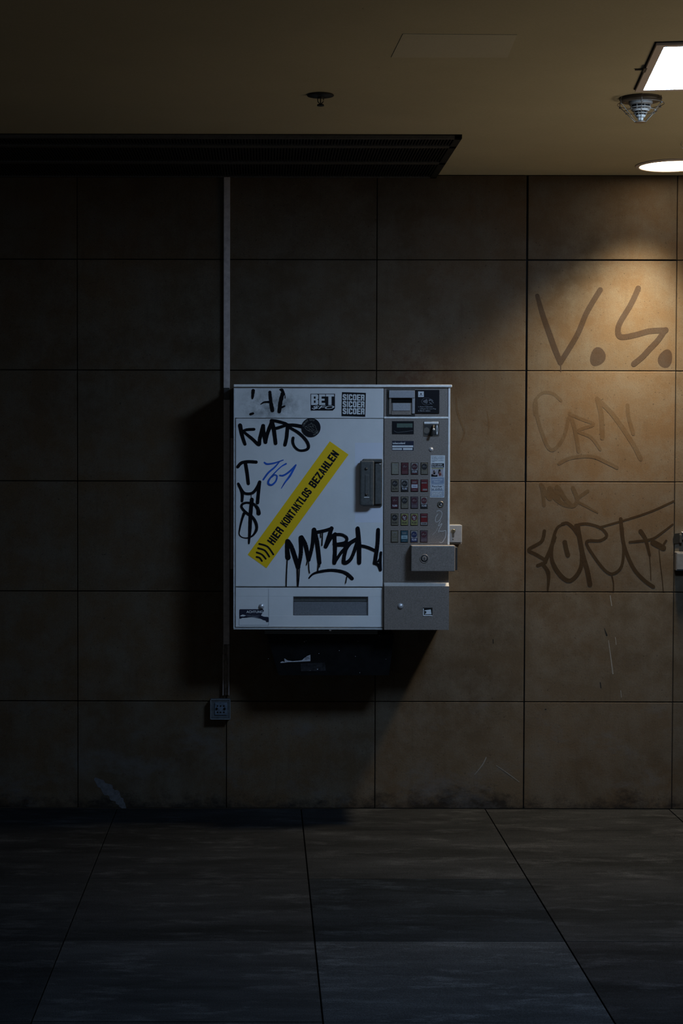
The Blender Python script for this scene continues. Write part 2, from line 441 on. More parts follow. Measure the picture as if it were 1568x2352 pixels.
def tone_attr(me, tones):
    ca = me.color_attributes.new('tone', 'FLOAT_COLOR', 'CORNER')
    for p in me.polygons:
        t = tones[p.index]
        for li in p.loop_indices: ca.data[li].color = (t[0], t[1], t[2], 1)

# ------------------------------------------------------------------ setting: wall, floor, ceiling
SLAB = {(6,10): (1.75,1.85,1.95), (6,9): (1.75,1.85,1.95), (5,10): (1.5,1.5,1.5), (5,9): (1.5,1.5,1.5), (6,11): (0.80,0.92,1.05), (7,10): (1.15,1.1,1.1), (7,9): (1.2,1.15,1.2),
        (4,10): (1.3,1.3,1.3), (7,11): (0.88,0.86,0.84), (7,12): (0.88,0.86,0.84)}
def tile_sheet(name, xs, zs, horizontal, gapfun, m):
    """sheet of separate slabs; horizontal=True lays them on the floor (zs are then y values)"""
    mb = MB(); tones = []
    for i in range(len(xs)-1):
        for j in range(len(zs)-1):
            gl, gr, gb, gt = gapfun(i, j)
            a0, a1, b0, b1 = xs[i]+gl, xs[i+1]-gr, zs[j]+gb, zs[j+1]-gt
            n0 = len(mb.bm.faces); off = random.uniform(0.0, 0.0012)
            if not horizontal and i in (5, 6): off = 0.0
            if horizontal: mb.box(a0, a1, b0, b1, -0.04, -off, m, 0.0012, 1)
            else: mb.box(a0, a1, off, 0.03, b0, b1, m, 0.0015, 1)
            k = random.uniform(0.90, 1.07); wv = random.uniform(-0.03, 0.03)
            if horizontal: k = random.uniform(0.85, 1.1); wv = -abs(wv)*0.7
            sl = SLAB.get((i, j), (1, 1, 1)) if horizontal else (1, 1, 1)      # some slabs bluer stone; front rows lightened in place of light nearer the camera
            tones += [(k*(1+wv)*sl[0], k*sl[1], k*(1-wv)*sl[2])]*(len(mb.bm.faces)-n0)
    n0 = len(mb.bm.faces)
    if horizontal: mb.box(xs[0]-.2, xs[-1]+.2, zs[0]-.2, 0.03, -0.2, -0.012, grout)
    else: mb.box(xs[0]-.2, xs[-1]+.2, 0.012, 0.2, zs[0], zs[-1]+0.02, grout)
    tones += [(1,1,1)]*(len(mb.bm.faces)-n0)
    o = mb.build(name); tone_attr(o.data, tones); o['kind'] = 'structure'
    return o
vx = [P(x, 1400).x for x in (178, 520, 862, 1204.5, 1546.5)]
stp = (vx[-1]-vx[0])/4
vx = [vx[0]-3*stp, vx[0]-2*stp, vx[0]-stp] + vx + [vx[-1]+stp*k for k in range(1, 5)]
hz = [0.0] + [P(1100, y).z for y in (1612, 1359.5, 1106.5, 851.5, 597)] + [CEIL]
def wgap(i, j):
    l = r = 0.0019; b = t = 0.0019
    if i+1 == 6: r = 0.0045 if j >= 3 else 0.0028
    if i == 6: l = 0.0045 if j >= 3 else 0.0028
    if i+1 == 7: r = 0.0022
    if i == 7: l = 0.0022
    if j+1 == 5 and i == 6: t = 0.0034
    if j == 5 and i == 6: b = 0.0034
    if i < 5: b = t = 0.0022
    return l, r, b, t
wall = tile_sheet('wall_back', vx, hz, False, wgap, stone)
fx = [PZ(262, 1875, 0).x, PZ(693, 1875, 0).x, PZ(1128, 1880, 0).x]
fs_ = (fx[2]-fx[0])/2
fx = [fx[1]+fs_*k for k in range(-6, 8)]
fy = [PZ(700, y, 0).y for y in (2347, 2161, 2018, 1906)]
fst = (fy[3]-fy[0])/3
fy = [fy[0]-fst*k for k in range(10, 0, -1)] + fy + [0.0]
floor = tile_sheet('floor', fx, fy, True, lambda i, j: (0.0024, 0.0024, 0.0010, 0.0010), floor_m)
mb = MB(); mb.box(vx[0]-.2, vx[-1]+.2, fy[0]-.2, 0.2, CEIL+0.001, CEIL+0.25, ceil_m)
ceiling = mb.build('ceiling'); ceiling['kind'] = 'structure'
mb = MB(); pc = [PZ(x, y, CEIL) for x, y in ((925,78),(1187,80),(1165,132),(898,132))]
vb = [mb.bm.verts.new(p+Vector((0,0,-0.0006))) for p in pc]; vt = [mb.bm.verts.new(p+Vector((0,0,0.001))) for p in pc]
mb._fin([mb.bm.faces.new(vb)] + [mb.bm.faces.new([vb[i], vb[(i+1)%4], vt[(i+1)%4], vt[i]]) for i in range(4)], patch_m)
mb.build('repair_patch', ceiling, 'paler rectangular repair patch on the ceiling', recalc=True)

# ---- writing and scratches on the stone wall
YW = -0.0003
Z8 = (1190, 620, 4.148); ZW = (1190, 880, 4.148); ZM = (1030, 870, 4.437); ZL = (1050, 1350, 3.027)
def wtag(label, strokes, m, tf, dots=(), name='graffiti'):
    mb = MB()
    for k_, (pts, wd) in enumerate(strokes): mb.stroke(pts, wd, YW-0.00003*k_, m, tf)
    for cx, cy, rx, ry in dots:
        pts = []
        for i in range(24):
            a = 2*PI*i/24; k = 1+0.06*math.sin(3*a+cx)
            pts.append((tf[0]+(cx+rx*k*math.cos(a)+ry*0.12*math.sin(-a))/tf[2], tf[1]+(cy+ry*k*math.sin(a))/tf[2]))
        mb.ppoly(pts, YW, m)
    return mb.build(name, wall, label)
wtag('large faded brown letters V.S. with round dots',
     [([(180,245),(230,420),(300,620),(350,760),(402,885)], [40,50,55,55,50]),
      ([(780,190),(700,320),(640,430),(570,600),(490,740),(402,880)], 52),
      ([(402,885),(405,970)], 9),
      ([(1142,175),(1110,250),(1060,350),(975,490),(950,560),(955,620),(1000,640),(1120,618),(1250,583),(1392,575),(1392,580),(1330,670),(1240,765),(1180,830),(1100,895)], 54)],
     tag_mid, Z8, [(755,828,74,90),(1400,847,68,88)])
wtag('washed out brown tag above the arc stroke',
     [([(160,300),(155,180),(230,95),(330,100),(405,165)], 30), ([(165,160),(180,320),(235,500),(290,620),(350,625),(430,520),(480,330)], 36),
      ([(490,290),(540,450),(575,650)], 38), ([(500,300),(620,350),(715,395),(570,455),(690,515),(780,630)], 30),
      ([(750,150),(790,300),(800,520)], 46), ([(750,150),(900,300),(1080,560),(1165,720)], 44),
      ([(1040,210),(1050,320),(1095,480)], 36), ([(390,765),(500,712),(700,698),(850,760),(940,805)], 34)], tag_faint, ZW)
wtag('small smeared olive tag',
     [([(215,965),(235,1060),(245,1165)], 34), ([(220,980),(300,1100),(300,1000),(380,1100),(370,990),(450,1110),(500,1165)], 44),
      ([(330,1080),(420,1150),(520,1170),(560,1110),(520,1000)], 40), ([(660,1030),(560,1115),(660,1180),(755,1235)], [36,30,24,14])], tag_soft, ZW)
wtag('dark brown marker tag with long strokes and drips',
     [([(248,1410),(220,1510),(100,1588),(180,1640),(262,1700),(185,1738)], 34), ([(225,1720),(285,1810),(280,1975)], [34,40,16]),
      ([(440,1340),(370,1380),(330,1500),(315,1650),(350,1760),(430,1860),(500,1880),(570,1810),(605,1700),(590,1500),(535,1395),(470,1335),(420,1340)], [26,34,44,40,34,30]),
      ([(345,1470),(300,1600),(255,1700)], 40), ([(442,1515),(455,1580),(472,1640)], 44),
      ([(565,1370),(610,1620),(655,1780),(682,1920)], 46),
      ([(545,1355),(650,1340),(780,1378),(842,1450),(780,1500),(650,1512),(720,1650),(830,1788),(905,1815),(980,1750),(1002,1600),(990,1380)], 28),
      ([(975,1295),(1005,1540),(1095,1760),(1200,1880),(1285,1940)], 36),
      ([(780,1372),(1000,1310),(1250,1228),(1480,1125)], 20), ([(1165,1412),(1212,1490),(1250,1640)], [44,36,24]),
      ([(1060,1515),(1200,1500),(1290,1478),(1400,1400),(1470,1345)], [22,26,24,20,16]), ([(1285,1520),(1380,1570)], 56),
      ([(1385,1535),(1408,1500)], 20), ([(1250,1650),(1258,1760),(1262,1870)], 9), ([(1340,1590),(1352,1720),(1368,1850),(1380,1980)], 9),
      ([(885,1815),(905,1900),(905,1985)], 12)], tag_dark, ZW)
wtag('faint vertical stroke beside the cigarette machine', [([(75,200),(88,330),(130,460),(160,545),(115,670)], [14,24,20,18,12]),
      ([(390,330),(410,470),(400,560)], 16)], tag_faint, ZM)
wtag('short pale and dark scratches low on the wall',
     [([(1050,365),(1066,480),(1081,597)], [3,6,8]), ([(1062,55),(1073,125)], 5), ([(1098,345),(1104,395)], 4), ([(1135,715),(1141,762)], 4),
      ([(200,1180),(175,1230),(120,1300)], [7,7,3]), ([(270,1235),(350,1290),(430,1350)], [3,5,3])], scratch_m, ZL, name='scratch')
wtag('dark nicks in the stone', [([(1022,285),(1038,330)], [4,12]), ([(993,660),(998,695)], 7), ([(248,360),(250,385)], 6), ([(610,845),(616,845)], 7)], grout, ZL, name='scratch')
mb = MB(); scuff = mat('pale_scuff_on_stone', (0.085, 0.088, 0.098), 0.85, var=0.35, vscale=50)
mb.stroke([(220,1790),(245,1812),(268,1832),(285,1855)], [10,24,22,8], YW, scuff, wob=0.25)
mb.build('scuff_mark', wall, 'pale diagonal scuff low on the left of the wall')

# ------------------------------------------------------------------ cigarette machine
YF = -0.30
base = P(784, 1446, YF); base.y = 0
WH.rubbed.inputs[1].default_value = ((P(625,930,YF)-base).x, -0.30, (P(625,930,YF)-base).z*2.0)
M = thing('cigarette_machine', 'white and grey wall-mounted cigarette vending machine covered in tags and stickers', 'vending machine', base)
def part(name, fn, label=None, parent=None, recalc=False):
    mb = MB(); fn(mb); return mb.build(name, parent or M, label, recalc)
Z1 = (520, 870, 5.227); Z2 = (520, 1150, 4.126); Z6 = (480, 860, 4.358); Z5 = (540, 880, 9.8); Z4 = (870, 1040, 7.84)
YS = YF-0.0008   # decals
def f(mb):
    a = P(537, 888, YF); b = P(1031, 1443, YF)
    mb.box(a.x, b.x, YF+0.014, -0.0002, b.z, a.z, mat('cabinet_paint', (0.42,0.42,0.43), 0.5, grime=0.3), 0.002)
cabinet = part('cabinet', f)
part('lid', lambda mb: mb.pbox(536, 883, 1038, 889.4, YF-0.012, 0-0.0002, lightmetal, 0.003), 'pale metal top lip')
part('header_panel', lambda mb: mb.pbox(538, 890.5, 880.5, 960.2, YF, YF+0.013, white, 0.0015))
hdr = bpy.data.objects['header_panel']
part('side_trim', lambda mb: mb.pbox(536, 890, 539.2, 1446, YF-0.002, YF+0.06, mat('edge_paint', (0.5,0.52,0.54), 0.5), 0.001))
door = part('door', lambda mb: mb.pbox(541, 961.5, 879.3, 1347.2, YF, YF+0.013, white, 0.002), 'white enamel front door')
def f(mb):
    yb = YF+0.013
    mb.pbox(541, 1350.2, 879.3, 1370, YF, yb, white, 0.001); mb.pbox(541, 1414, 879.3, 1440.2, YF, yb, white, 0.001)
    mb.pbox(541, 1369, 673, 1415, YF+0.0003, yb, white); mb.pbox(845.5, 1369, 879.3, 1415, YF+0.0003, yb, white)
lower = part('lower_panel', f, 'white lower panel with delivery slot')
def f(mb):
    mb.pbox(672, 1368, 847, 1416, YF+0.012, YF+0.0135, slotgrey)
    mb.slab([(675,1382.5),(844,1382.5),(844,1413),(675,1413)], YF+0.007, 0.005, slotgrey)
    mb.pbox(674, 1370.5, 845, 1381, YF+0.009, YF+0.012, handle_m)
    mb.stroke([(674,1371),(844.5,1371),(844.5,1413),(674,1413),(674,1371)], 1.2, YF-0.0004, mat('slot_edge', (0.10,0.10,0.11), 0.5), smooth=False)
part('delivery_flap', f, 'grey delivery flap', lower)
part('bottom_rail', lambda mb: (mb.pbox(536, 1442, 880, 1446.5, YF-0.004, YF+0.05, mat('rail_paint', (0.34,0.35,0.36), 0.5, grime=0.5), 0.0015)))
def bolt(mb, px, py, rpx, m, y0=YF):
    c = P(px, py, y0); r = rpx/520
    mb.lathe(c, [(r*1.0, -0.003)] + [(r*math.cos(t), r*0.8*math.sin(t)) for t in (0, .3, .6, .9, 1.2, 1.45)], m, 24, 'Y')
part('bolt', lambda mb: bolt(mb, 600.5, 1392.5, 6.6, chrome), 'chrome dome bolt', lower)
# door handle
def f(mb):
    mb.pbox(832, 1054.5, 878, 1162.5, YF-0.014, YF, handle_m, 0.004)
    mb.pbox(827, 1058, 859, 1161.5, YF-0.044, YF-0.010, handle_m, 0.006)
    mb.pbox(861, 1064, 877, 1158, YF-0.026, YF-0.010, handle_m, 0.003)
    mb.pbox(834, 1054, 877.5, 1062, YF-0.034, YF-0.010, handle_m, 0.003)
    mb.pbox(838, 1090, 846.5, 1136, YF-0.0465, YF-0.04, handle_m, 0.002)
    mb.pbox(850, 1066, 853, 1150, YF-0.0455, YF-0.04, handle_m, 0.001)
hnd = part('door_handle', f, 'dark grey plastic door handle', door)
def f(mb):
    bolt(mb, 840.5, 1077, 3.4, darkmetal, YF-0.0445); bolt(mb, 840.5, 1136, 3.0, darkmetal, YF-0.0445)
    mb.pbox(836, 1141.5, 848, 1143, YF-0.0455, YF-0.044, lightmetal)
    mb.pbox(871, 1064.5, 874.5, 1066.5, YF-0.030, YF-0.026, chrome)
    mb.pbox(858.4, 1063, 860.4, 1160, YF-0.030, YF-0.028, void)
for ob in [1]:
    mb = MB(); f(mb); o = mb.build('handle_trim', M, 'screws and gap of the handle')
part('adhesive_film', lambda mb: mb.slab([(815,1017),(878,1017),(878,1200),(815,1200)], YF-0.0004, 0.0004, film), 'bluish film around the handle', door)
# long yellow sticker
cA = Vector((568.5, 1274)); U = Vector((0.5866, -0.8099)); V = Vector((0.8137, 0.5813))
def f(mb):
    pts = [(757.2,1013.5),(800.3,1044.1),(611.6,1305.1),(568.5,1274)]
    mb.slab(pts, YS, 0.0007, yellow)
    ang = math.atan2(0.8099, 0.5866)
    s0, s1 = 51.5, 310.0
    words = [('HIER', 0, 42), ('KONTAKTLOS', 50.5, 152.5), ('BEZAHLEN', 161.5, 258.5)]
    for wd, a, b in words:
        c = cA + U*(s0+(a+b)/2) + V*26.3
        mb.caps(wd, c.x, c.y, b-a, 18.8, YS-0.0004, printblack, ang, 0.13)
    for pts in ([(589,1279.3),(596,1281.5),(601.2,1288.5)], [(589.3,1269),(601,1273.5),(610,1283.5)],
                [(592.5,1259.3),(608,1264.5),(618,1278.5)], [(595.2,1249.3),(614,1255.5),(627.5,1273.5)]):
        mb.stroke(pts, 4.3, YS-0.0004, printblack)
part('contactless_sticker', f, 'long diagonal yellow sticker reading HIER KONTAKTLOS BEZAHLEN', door)
def tag(name, label, strokes, m, tf, parent, wob=0.04):
    mb = MB()
    k2 = 1.14 if m in (black, blue_ink) else 1.0
    for k_, (pts, wd) in enumerate(strokes):
        wd = [q*k2 for q in wd] if isinstance(wd, list) else wd*k2
        mb.stroke(pts, wd, YF-0.0012-0.00012*k_, m, tf, wob=wob)
    return mb.build(name, parent, label)
tag('graffiti', 'black marker tag KMPTS', [
    ([(163,560),(190,690),(222,785)], [46,40,34]), ([(330,606),(240,612),(205,632),(240,665),(310,722),(388,790),(400,720),(440,565)], [30,30,28,30,34,38,38,40]),
    ([(440,570),(445,640),(468,760)], 40), ([(468,755),(490,660),(545,520)], 40), ([(543,505),(570,620),(590,775)], [44,42,38]),
    ([(540,500),(600,508),(720,545),(660,575),(560,605)], 32), ([(735,555),(722,700),(702,792)], 38),
    ([(900,572),(800,556),(735,562),(770,592),(860,645),(945,725),(984,800),(965,848),(885,862),(825,825),(796,765),(800,710)], [38,36,34,30,32,34,34,30,24,26,30,30])], black, Z1, door)
tag('graffiti', 'black marker letter T', [([(135,1058),(180,1010),(260,995),(355,1000)], 34), ([(225,1000),(245,1120),(262,1258)], 36)], black, Z1, door)
tag('graffiti', 'black marker letter M', [([(142,1262),(178,1340),(190,1400),(186,1468)], [30,34,34,28]), ([(165,1300),(205,1365),(260,1382),(320,1365),(370,1300),(396,1242)], [24,30,30,32,32,32]),
    ([(398,1240),(385,1350),(372,1490)], 36), ([(296,1395),(297,1440)], 7)], black, Z1, door)
tag('graffiti', 'black marker dollar sign', [([(428,1252),(415,1400),(408,1560),(398,1692)], [34,34,30,16]),
    ([(496,1390),(488,1345),(450,1300),(380,1284),(332,1300),(328,1335),(372,1385),(430,1425),(468,1485),(475,1550),(440,1610),(390,1636),(335,1632),(302,1600),(308,1540),(330,1450),(350,1392)],
     [38,32,26,20,22,22,26,28,28,26,18,12,9,10,14,20,26])], black, Z6, door)
tag('graffiti', 'blue marker number 761', [([(455,1005),(490,1024),(580,1010),(682,975)], [16,20,16,10]), ([(640,990),(580,1060),(500,1130),(442,1210)], [10,18,20,18]),
    ([(715,1020),(650,1060),(560,1150),(510,1215),(502,1258),(540,1275),(590,1232),(606,1170),(575,1155),(540,1185)], [18,12,14,20,22,20,18,16,14,12]),
    ([(640,1160),(685,1160),(760,1110),(832,1035)], [16,20,20,16]), ([(832,1035),(765,1160),(705,1240),(657,1318)], [16,22,16,6])], blue_ink, Z1, door)
tag('graffiti', 'dripping black marker tag across the lower door', [
    ([(578,385),(575,460),(582,540)], [40,36,46]), ([(585,385),(620,450),(678,628)], [34,38,40]), ([(680,630),(705,500),(703,350)], [30,34,36]),
    ([(712,345),(748,420),(778,560)], [32,36,34]), ([(780,560),(812,430),(828,275)], [30,30,34]), ([(830,275),(858,400),(880,588)], [36,38,36]),
    ([(840,302),(920,287),(1000,262)], 28), ([(995,262),(968,350),(940,435)], 34), ([(940,435),(990,350),(1030,318)], 32),
    ([(1022,330),(1028,450),(1022,588)], 34), ([(1025,322),(1090,322),(1138,352),(1125,395),(1050,412),(1020,412)], 26),
    ([(1030,420),(1130,430),(1080,500),(1022,588)], 26), ([(1180,395),(1130,470),(1112,585),(1180,550),(1240,390)], [28,28,34,28,30]),
    ([(1125,425),(1180,395),(1240,360)], 32), ([(1243,262),(1255,420),(1257,588)], [34,40,34]), ([(1260,425),(1330,440),(1420,478)], 26),
    ([(1437,275),(1430,420),(1405,590)], 32), ([(1400,590),(1440,610),(1458,655)], 26), ([(1463,492),(1458,560),(1461,655)], 22),
    ([(1435,575),(1455,545)], 16),
    ([(577,550),(570,680),(566,812)], 9), ([(672,640),(674,740),(676,812)], 12), ([(692,640),(688,720),(680,800)], 8),
    ([(767,565),(759,608)], 8), ([(778,570),(782,650),(788,685)], 8), ([(870,598),(865,668)], 10), ([(888,590),(881,630)], 9),
    ([(893,310),(893,350)], 7), ([(911,305),(905,423)], 9), ([(1140,720),(1130,780)], 8)], black, Z2, door)
tag('graffiti', 'black marker arc under the dripping tag', [([(780,735),(820,695),(900,670),(1000,660),(1100,675),(1150,702),(1188,738)], [12,18,24,26,30,34,32])], black, Z2, door)
tag('graffiti', 'half wiped black marker strokes on the header', [([(405,170),(396,260),(385,345)], [78,60,40]), ([(345,700),(400,682)], 48),
    ([(780,205),(800,400),(838,615)], [60,64,80]), ([(580,472),(650,430),(770,425)], [20,36,44]),
    ([(1000,145),(1055,160),(1095,250)], [20,60,50]), ([(1068,230),(1020,430),(992,640)], [80,80,70]), ([(1050,545),(1110,518)], 36), ([(1125,280),(1124,340)], 14)], black, Z5, hdr, 0.12)
# stickers on the header
def f(mb):
    mb.slab([(713,904.5),(769,904.3),(769,938),(764,943),(713.3,943)], YS, 0.0007, printblack)
    for t, x, wd in (('B', 722.5, 16.5), ('E', 739.5, 14.0), ('T', 757.5, 19)):
        mb.caps(t, x, 918.0, wd, 24.6, YS-0.0004, paper, 0)
    mb.text('$FO', 741.5, 936.2, 52, 8.6, YS-0.0004, paper, 0, 0.012, 0.35)
part('sticker', f, 'black and white sticker reading BET $FO', hdr)
def f(mb):
    mb.slab([(785,900.5),(840,902.3),(838.6,957.3),(784,956)], YS, 0.0007, printblack)
    for y in (912.8, 928.6, 944.4): mb.caps('SICOER', 811.8, y, 50, 14.2, YS-0.0004, paper, -0.02, 0.13)
part('sticker', f, 'black square sticker reading SICOER three times', hdr)
def f(mb):
    cx, cy = 714, 982
    mb.slab([(cx+22*math.cos(2*PI*i/40), cy+22*math.sin(2*PI*i/40)) for i in range(40)], YF-0.0032, 0.003, printblack)
    ink = mat('dull_silver_print', (0.13, 0.13, 0.12), 0.5); Y = YF-0.0036
    for t, r, a0, a1 in (('Golden Gate', 17.8, 192, 292), ('Berlin', 17.8, 68, 28)):
        n = len(t)
        for i, ch in enumerate(t):
            if ch == ' ': continue
            a = math.radians(a0+(a1-a0)*i/(n-1)); turn = -(a+PI/2) if a0 > 180 else -(a-PI/2)
            mb.text(ch, cx+r*math.cos(a), cy+r*math.sin(a), 2.4, 4.2, Y, ink, turn, 0.01)
    Zr = (680, 950, 22.4)
    for pts in ([(560,640),(490,650),(450,720),(480,770),(540,820),(620,880),(720,920)], [(490,680),(570,700),(600,760)], [(600,600),(660,560),(740,545),(770,480),(810,510),(820,570)],
                [(880,550),(950,600),(1010,680)], [(980,720),(1040,780),(1030,870),(960,940),(880,970),(800,930),(760,890)], [(640,720),(700,790),(680,860),(620,830)],
                [(740,640),(800,700),(840,660),(860,600)], [(780,760),(860,790),(900,860),(950,830)], [(720,820),(790,850),(860,900)], [(620,660),(700,640),(740,700)], [(820,560),(880,640),(900,720)]):
        mb.stroke(pts, 22, Y, ink, Zr)
part('sticker', f, 'round black sticker with a pale big-cat head', door)
# torn warning sticker
def f(mb):
    mb.slab([(549.5,1401),(551,1399.3),(604,1399.3),(606,1403),(602,1409.5),(599,1413.5),(606,1416.5),(615,1417),(617.5,1419),(617.5,1428.5),(611.5,1428.8),(610.5,1425.5),(604,1424),(600,1421.5),
             (590,1419.5),(578,1417.8),(562,1419),(556,1419),(553,1421.2),(549.5,1420.5)], YS, 0.0006, navy)
    mb.text('ACHTUNG', 584.5, 1405.3, 38, 5.6, YS-0.0004, paper, 0, 0.03)
    mb.ppoly([(551,1414.5),(557,1411.5),(565,1413.5),(560,1416),(553,1415.5)], YS-0.0004, paper)
    mb.text('TUEREN UND PLAKATE', 581, 1413.6, 30, 2.2, YS-0.0004, paper_dim)
    mb.ppoly([(566,1417.2),(585,1416.3),(596,1417.6),(585,1418.3)], YS-0.0004, paper_dim)
    for pts in ([(549,1421),(549,1436),(617,1436),(617,1400)], [(616.5,1352),(616.5,1400)]): mb.stroke(pts, 0.6, YS, paper_dim, smooth=False)
part('warning_sticker', f, 'torn navy sticker reading ACHTUNG', lower)

# ---- grey right-hand side
def f(mb):
    mb.pbox(881.5, 891, 1028, 956.6, YF, YF+0.013, greymetal, 0.001)
    mb.pbox(881.5, 956.8, 1030, 961.4, YF-0.003, YF+0.012, lightmetal, 0.001)
    mb.pbox(1028.2, 890, 1033, 1251, YF-0.003, YF+0.03, lightmetal, 0.001)
part('side_frame', f, 'pale metal frame of the grey side')
ctrl = part('control_panel', lambda mb: mb.pbox(881.5, 961.6, 1028, 1250, YF, YF+0.013, greymetal, 0.001), 'grey metal selection panel')
def f(mb):
    mb.pbox(881.5, 1250.6, 1031, 1338, YF+0.001, YF+0.013, greymetal, 0.001)
    a = P(881.5, 1338, YF); b = P(1031, 1346.5, YF-0.022); c = P(881.5, 1446.5, YF-0.022)
    pr = [(YF+0.001, a.z), (YF-0.022, b.z), (YF-0.022, c.z), (YF+0.013, c.z), (YF+0.013, a.z)]
    l = [mb.bm.verts.new((a.x, y, z)) for y, z in pr]; r = [mb.bm.verts.new((b.x, y, z)) for y, z in pr]
    fs = [mb.bm.faces.new(l), mb.bm.faces.new(r[::-1])] + [mb.bm.faces.new([l[i], r[i], r[(i+1)%5], l[(i+1)%5]]) for i in range(5)]
    mb._fin(fs, greymetal); mb._fin([fs[2]], mat('lit_edge_metal', (0.42,0.40,0.38), 0.45, 0.1, grime=0.4))  # sloping face coloured paler to stand in for the light it catches
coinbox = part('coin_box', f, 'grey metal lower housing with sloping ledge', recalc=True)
part('bolt', lambda mb: bolt(mb, 919.5, 1392, 6.6, chrome, YF-0.022), 'chrome dome bolt', coinbox)
def f(mb):
    Y = YF-0.022
    for q in ((971,1395.5,993,1398),(971,1413,993,1415),(971,1396,973,1414),(991,1396,993,1414)): mb.pbox(*q, Y-0.003, Y, lightmetal if q[1] > 1400 or q[2] < 980 else darkmetal, 0.0005)
    mb.pbox(973, 1398, 991, 1413, Y-0.0008, Y, void)
    mb.slab([(974.5,1401.5),(989,1399.8),(990.5,1411),(975,1411)], Y-0.0016, 0.0008, paper)
    mb.ppoly([(975,1402),(979,1405),(978,1409),(975,1410)], Y-0.002, darkmetal)
part('coin_return', f, 'small square coin return window', coinbox)
def f(mb):
    mb.pbox(944, 1253, 1045, 1312.5, YF-0.055, YF-0.001, greymetal, 0.003)
    mb.pbox(946.5, 1253.6, 1043.5, 1255.6, YF-0.0556, YF-0.05, mat('lit_edge_metal', (0.42,0.40,0.38), 0.45, 0.1, grime=0.4), 0.0005)  # pale strip is a painted highlight along the top edge
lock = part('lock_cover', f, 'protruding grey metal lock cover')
def f(mb):
    Y = YF-0.055; c = P(974, 1283, Y); r = 1/520
    mb.lathe(c, [(10.2*r, -0.002), (10.2*r, 0.002), (8.6*r, 0.0024), (8.0*r, 0.0006), (6*r, 0.0002)], greymetal, 32, 'Y')
    mb.lathe(c, [(8.4*r, 0.0001), (8.2*r, 0.0012), (5.6*r, 0.0013)], darkmetal, 32, 'Y')
    mb.lathe(c, [(5.2*r, 0.0012), (5.2*r, 0.0035), (4.6*r, 0.004)], greymetal, 28, 'Y')
    mb.pbox(973.2, 1279.8, 974.9, 1286.5, Y-0.0045, Y-0.002, void)
part('lock_cylinder', f, 'round lock in the cover', lock)
def f(mb): mb.pbox(1031.5, 1257, 1050.5, 1309.5, YF+0.02, YF+0.12, darkmetal, 0.002)
part('lock_bracket', f, 'dark bracket behind the lock cover')
# card reader
def f(mb):
    mb.pbox(888, 894, 953, 957, YF-0.004, YF, darkmetal, 0.001)
    mb.pbox(893, 896.5, 952.5, 914, YF-0.016, YF-0.003, readergrey, 0.002)
    mb.pbox(893, 914, 898, 952, YF-0.008, YF-0.003, greymetal, 0.001)
    mb.pbox(898, 914, 947, 925.5, YF-0.0045, YF-0.003, void)
    mb.pbox(898.5, 925.5, 944.5, 953, YF-0.009, YF-0.003, greymetal, 0.001)
    mb.pbox(901.5, 926, 941.5, 943.5, YF-0.013, YF-0.008, readergrey, 0.0015)
    mb.pbox(946, 914, 952.5, 950, YF-0.012, YF-0.003, readergrey, 0.001)
part('card_reader', f, 'grey card and note reader with black slot')
def f(mb):
    Y = YF-0.006
    mb.pbox(953.5, 895.5, 1008.8, 950, Y, YF, printblack, 0.002)
    mb.prect(960, 899, 973, 912, Y-0.0005, paper)
    mb.ppoly([(966.5,902),(969,906.5),(964,906.5)], Y-0.0009, navy); mb.prect(962.5, 908.3, 970.5, 909.2, Y-0.0009, navy)
    ink = mat('pale_grey_print', (0.30, 0.31, 0.33), 0.5); dim = mat('dim_grey_print', (0.13, 0.13, 0.14), 0.5); Yd = Y-0.0006
    mb.ring(979.5, 922, 11.2, 12.0, Yd, dim, 0.2, 2*PI-0.5, 36, 0.70)
    for i, r in enumerate((3.5, 6.0, 8.5, 11)):
        mb.stroke([(972.2+i*2.4, 922-r*0.45), (973.6+i*2.4, 922), (972.2+i*2.4, 922+r*0.45)], 1.0, Yd, ink)
    for pts in ([(985,921),(989,919.5),(992,922),(995.5,925.5)], [(986,924),(989,927),(992,928)], [(984,919),(990,917.5),(994,921)]): mb.stroke(pts, 0.8, Yd, ink)
    mb.text('1. Karte 3 Sekunden', 977, 934.2, 33, 3.0, Yd, ink, 0, 0.01)
    mb.text('auflegen bis zum Ping', 982.4, 939.2, 37, 3.4, Yd, ink, 0, 0.01)
    mb.text('2. Marke wählen', 974, 943.6, 28, 3.0, Yd, ink, 0, 0.01)
part('contactless_pad', f, 'black contactless payment pad with white square logo')
def f(mb):
    mb.pbox(900, 967.3, 950, 997.3, YF-0.002, YF, printblack, 0.0006)
    mb.prect(911.2, 972.6, 947, 982, YF-0.0024, lcd)
    mb.stroke([(905,989.5),(912,993),(925,992),(940,990),(948,989)], 0.6, YF-0.0024, slotgrey)
part('display', f, 'black display with a dim green screen', ctrl)
def f(mb):
    a = mat('knob_well', (0.14,0.12,0.10), 0.5, 0.3)
    mb.pbox(972, 967.5, 1008.3, 1002, YF-0.0015, YF, a, 0.003)
    mb.pbox(973.5, 968.5, 1007, 974, YF-0.005, YF, lightmetal, 0.002)
    mb.pbox(974, 975, 1006, 1000, YF-0.0022, YF, darkmetal, 0.002)
    mb.disc(979.5, 988.5, 6.5, YF-0.0026, a, ry=7)
    mb.ring(1003.5, 987, 1.0, 2.0, YF-0.0026, lightmetal, n=8, ry=6)
    c0 = P(995, 979, YF); c1 = P(988, 1002, YF)
    mb.tube([c0+Vector((0,-.004,0)), c0+Vector((0,-.022,0)), (c0+c1)/2+Vector((0,-.026,0)), c1+Vector((0,-.026,0))], 0.0065, darkmetal, 10)
    bolt(mb, 995.5, 986.5, 3.0, chrome, YF-0.028); bolt(mb, 990.5, 1000.8, 2.2, chrome, YF-0.028)
part('coin_lever', f, 'dark return lever in a square recess', ctrl)
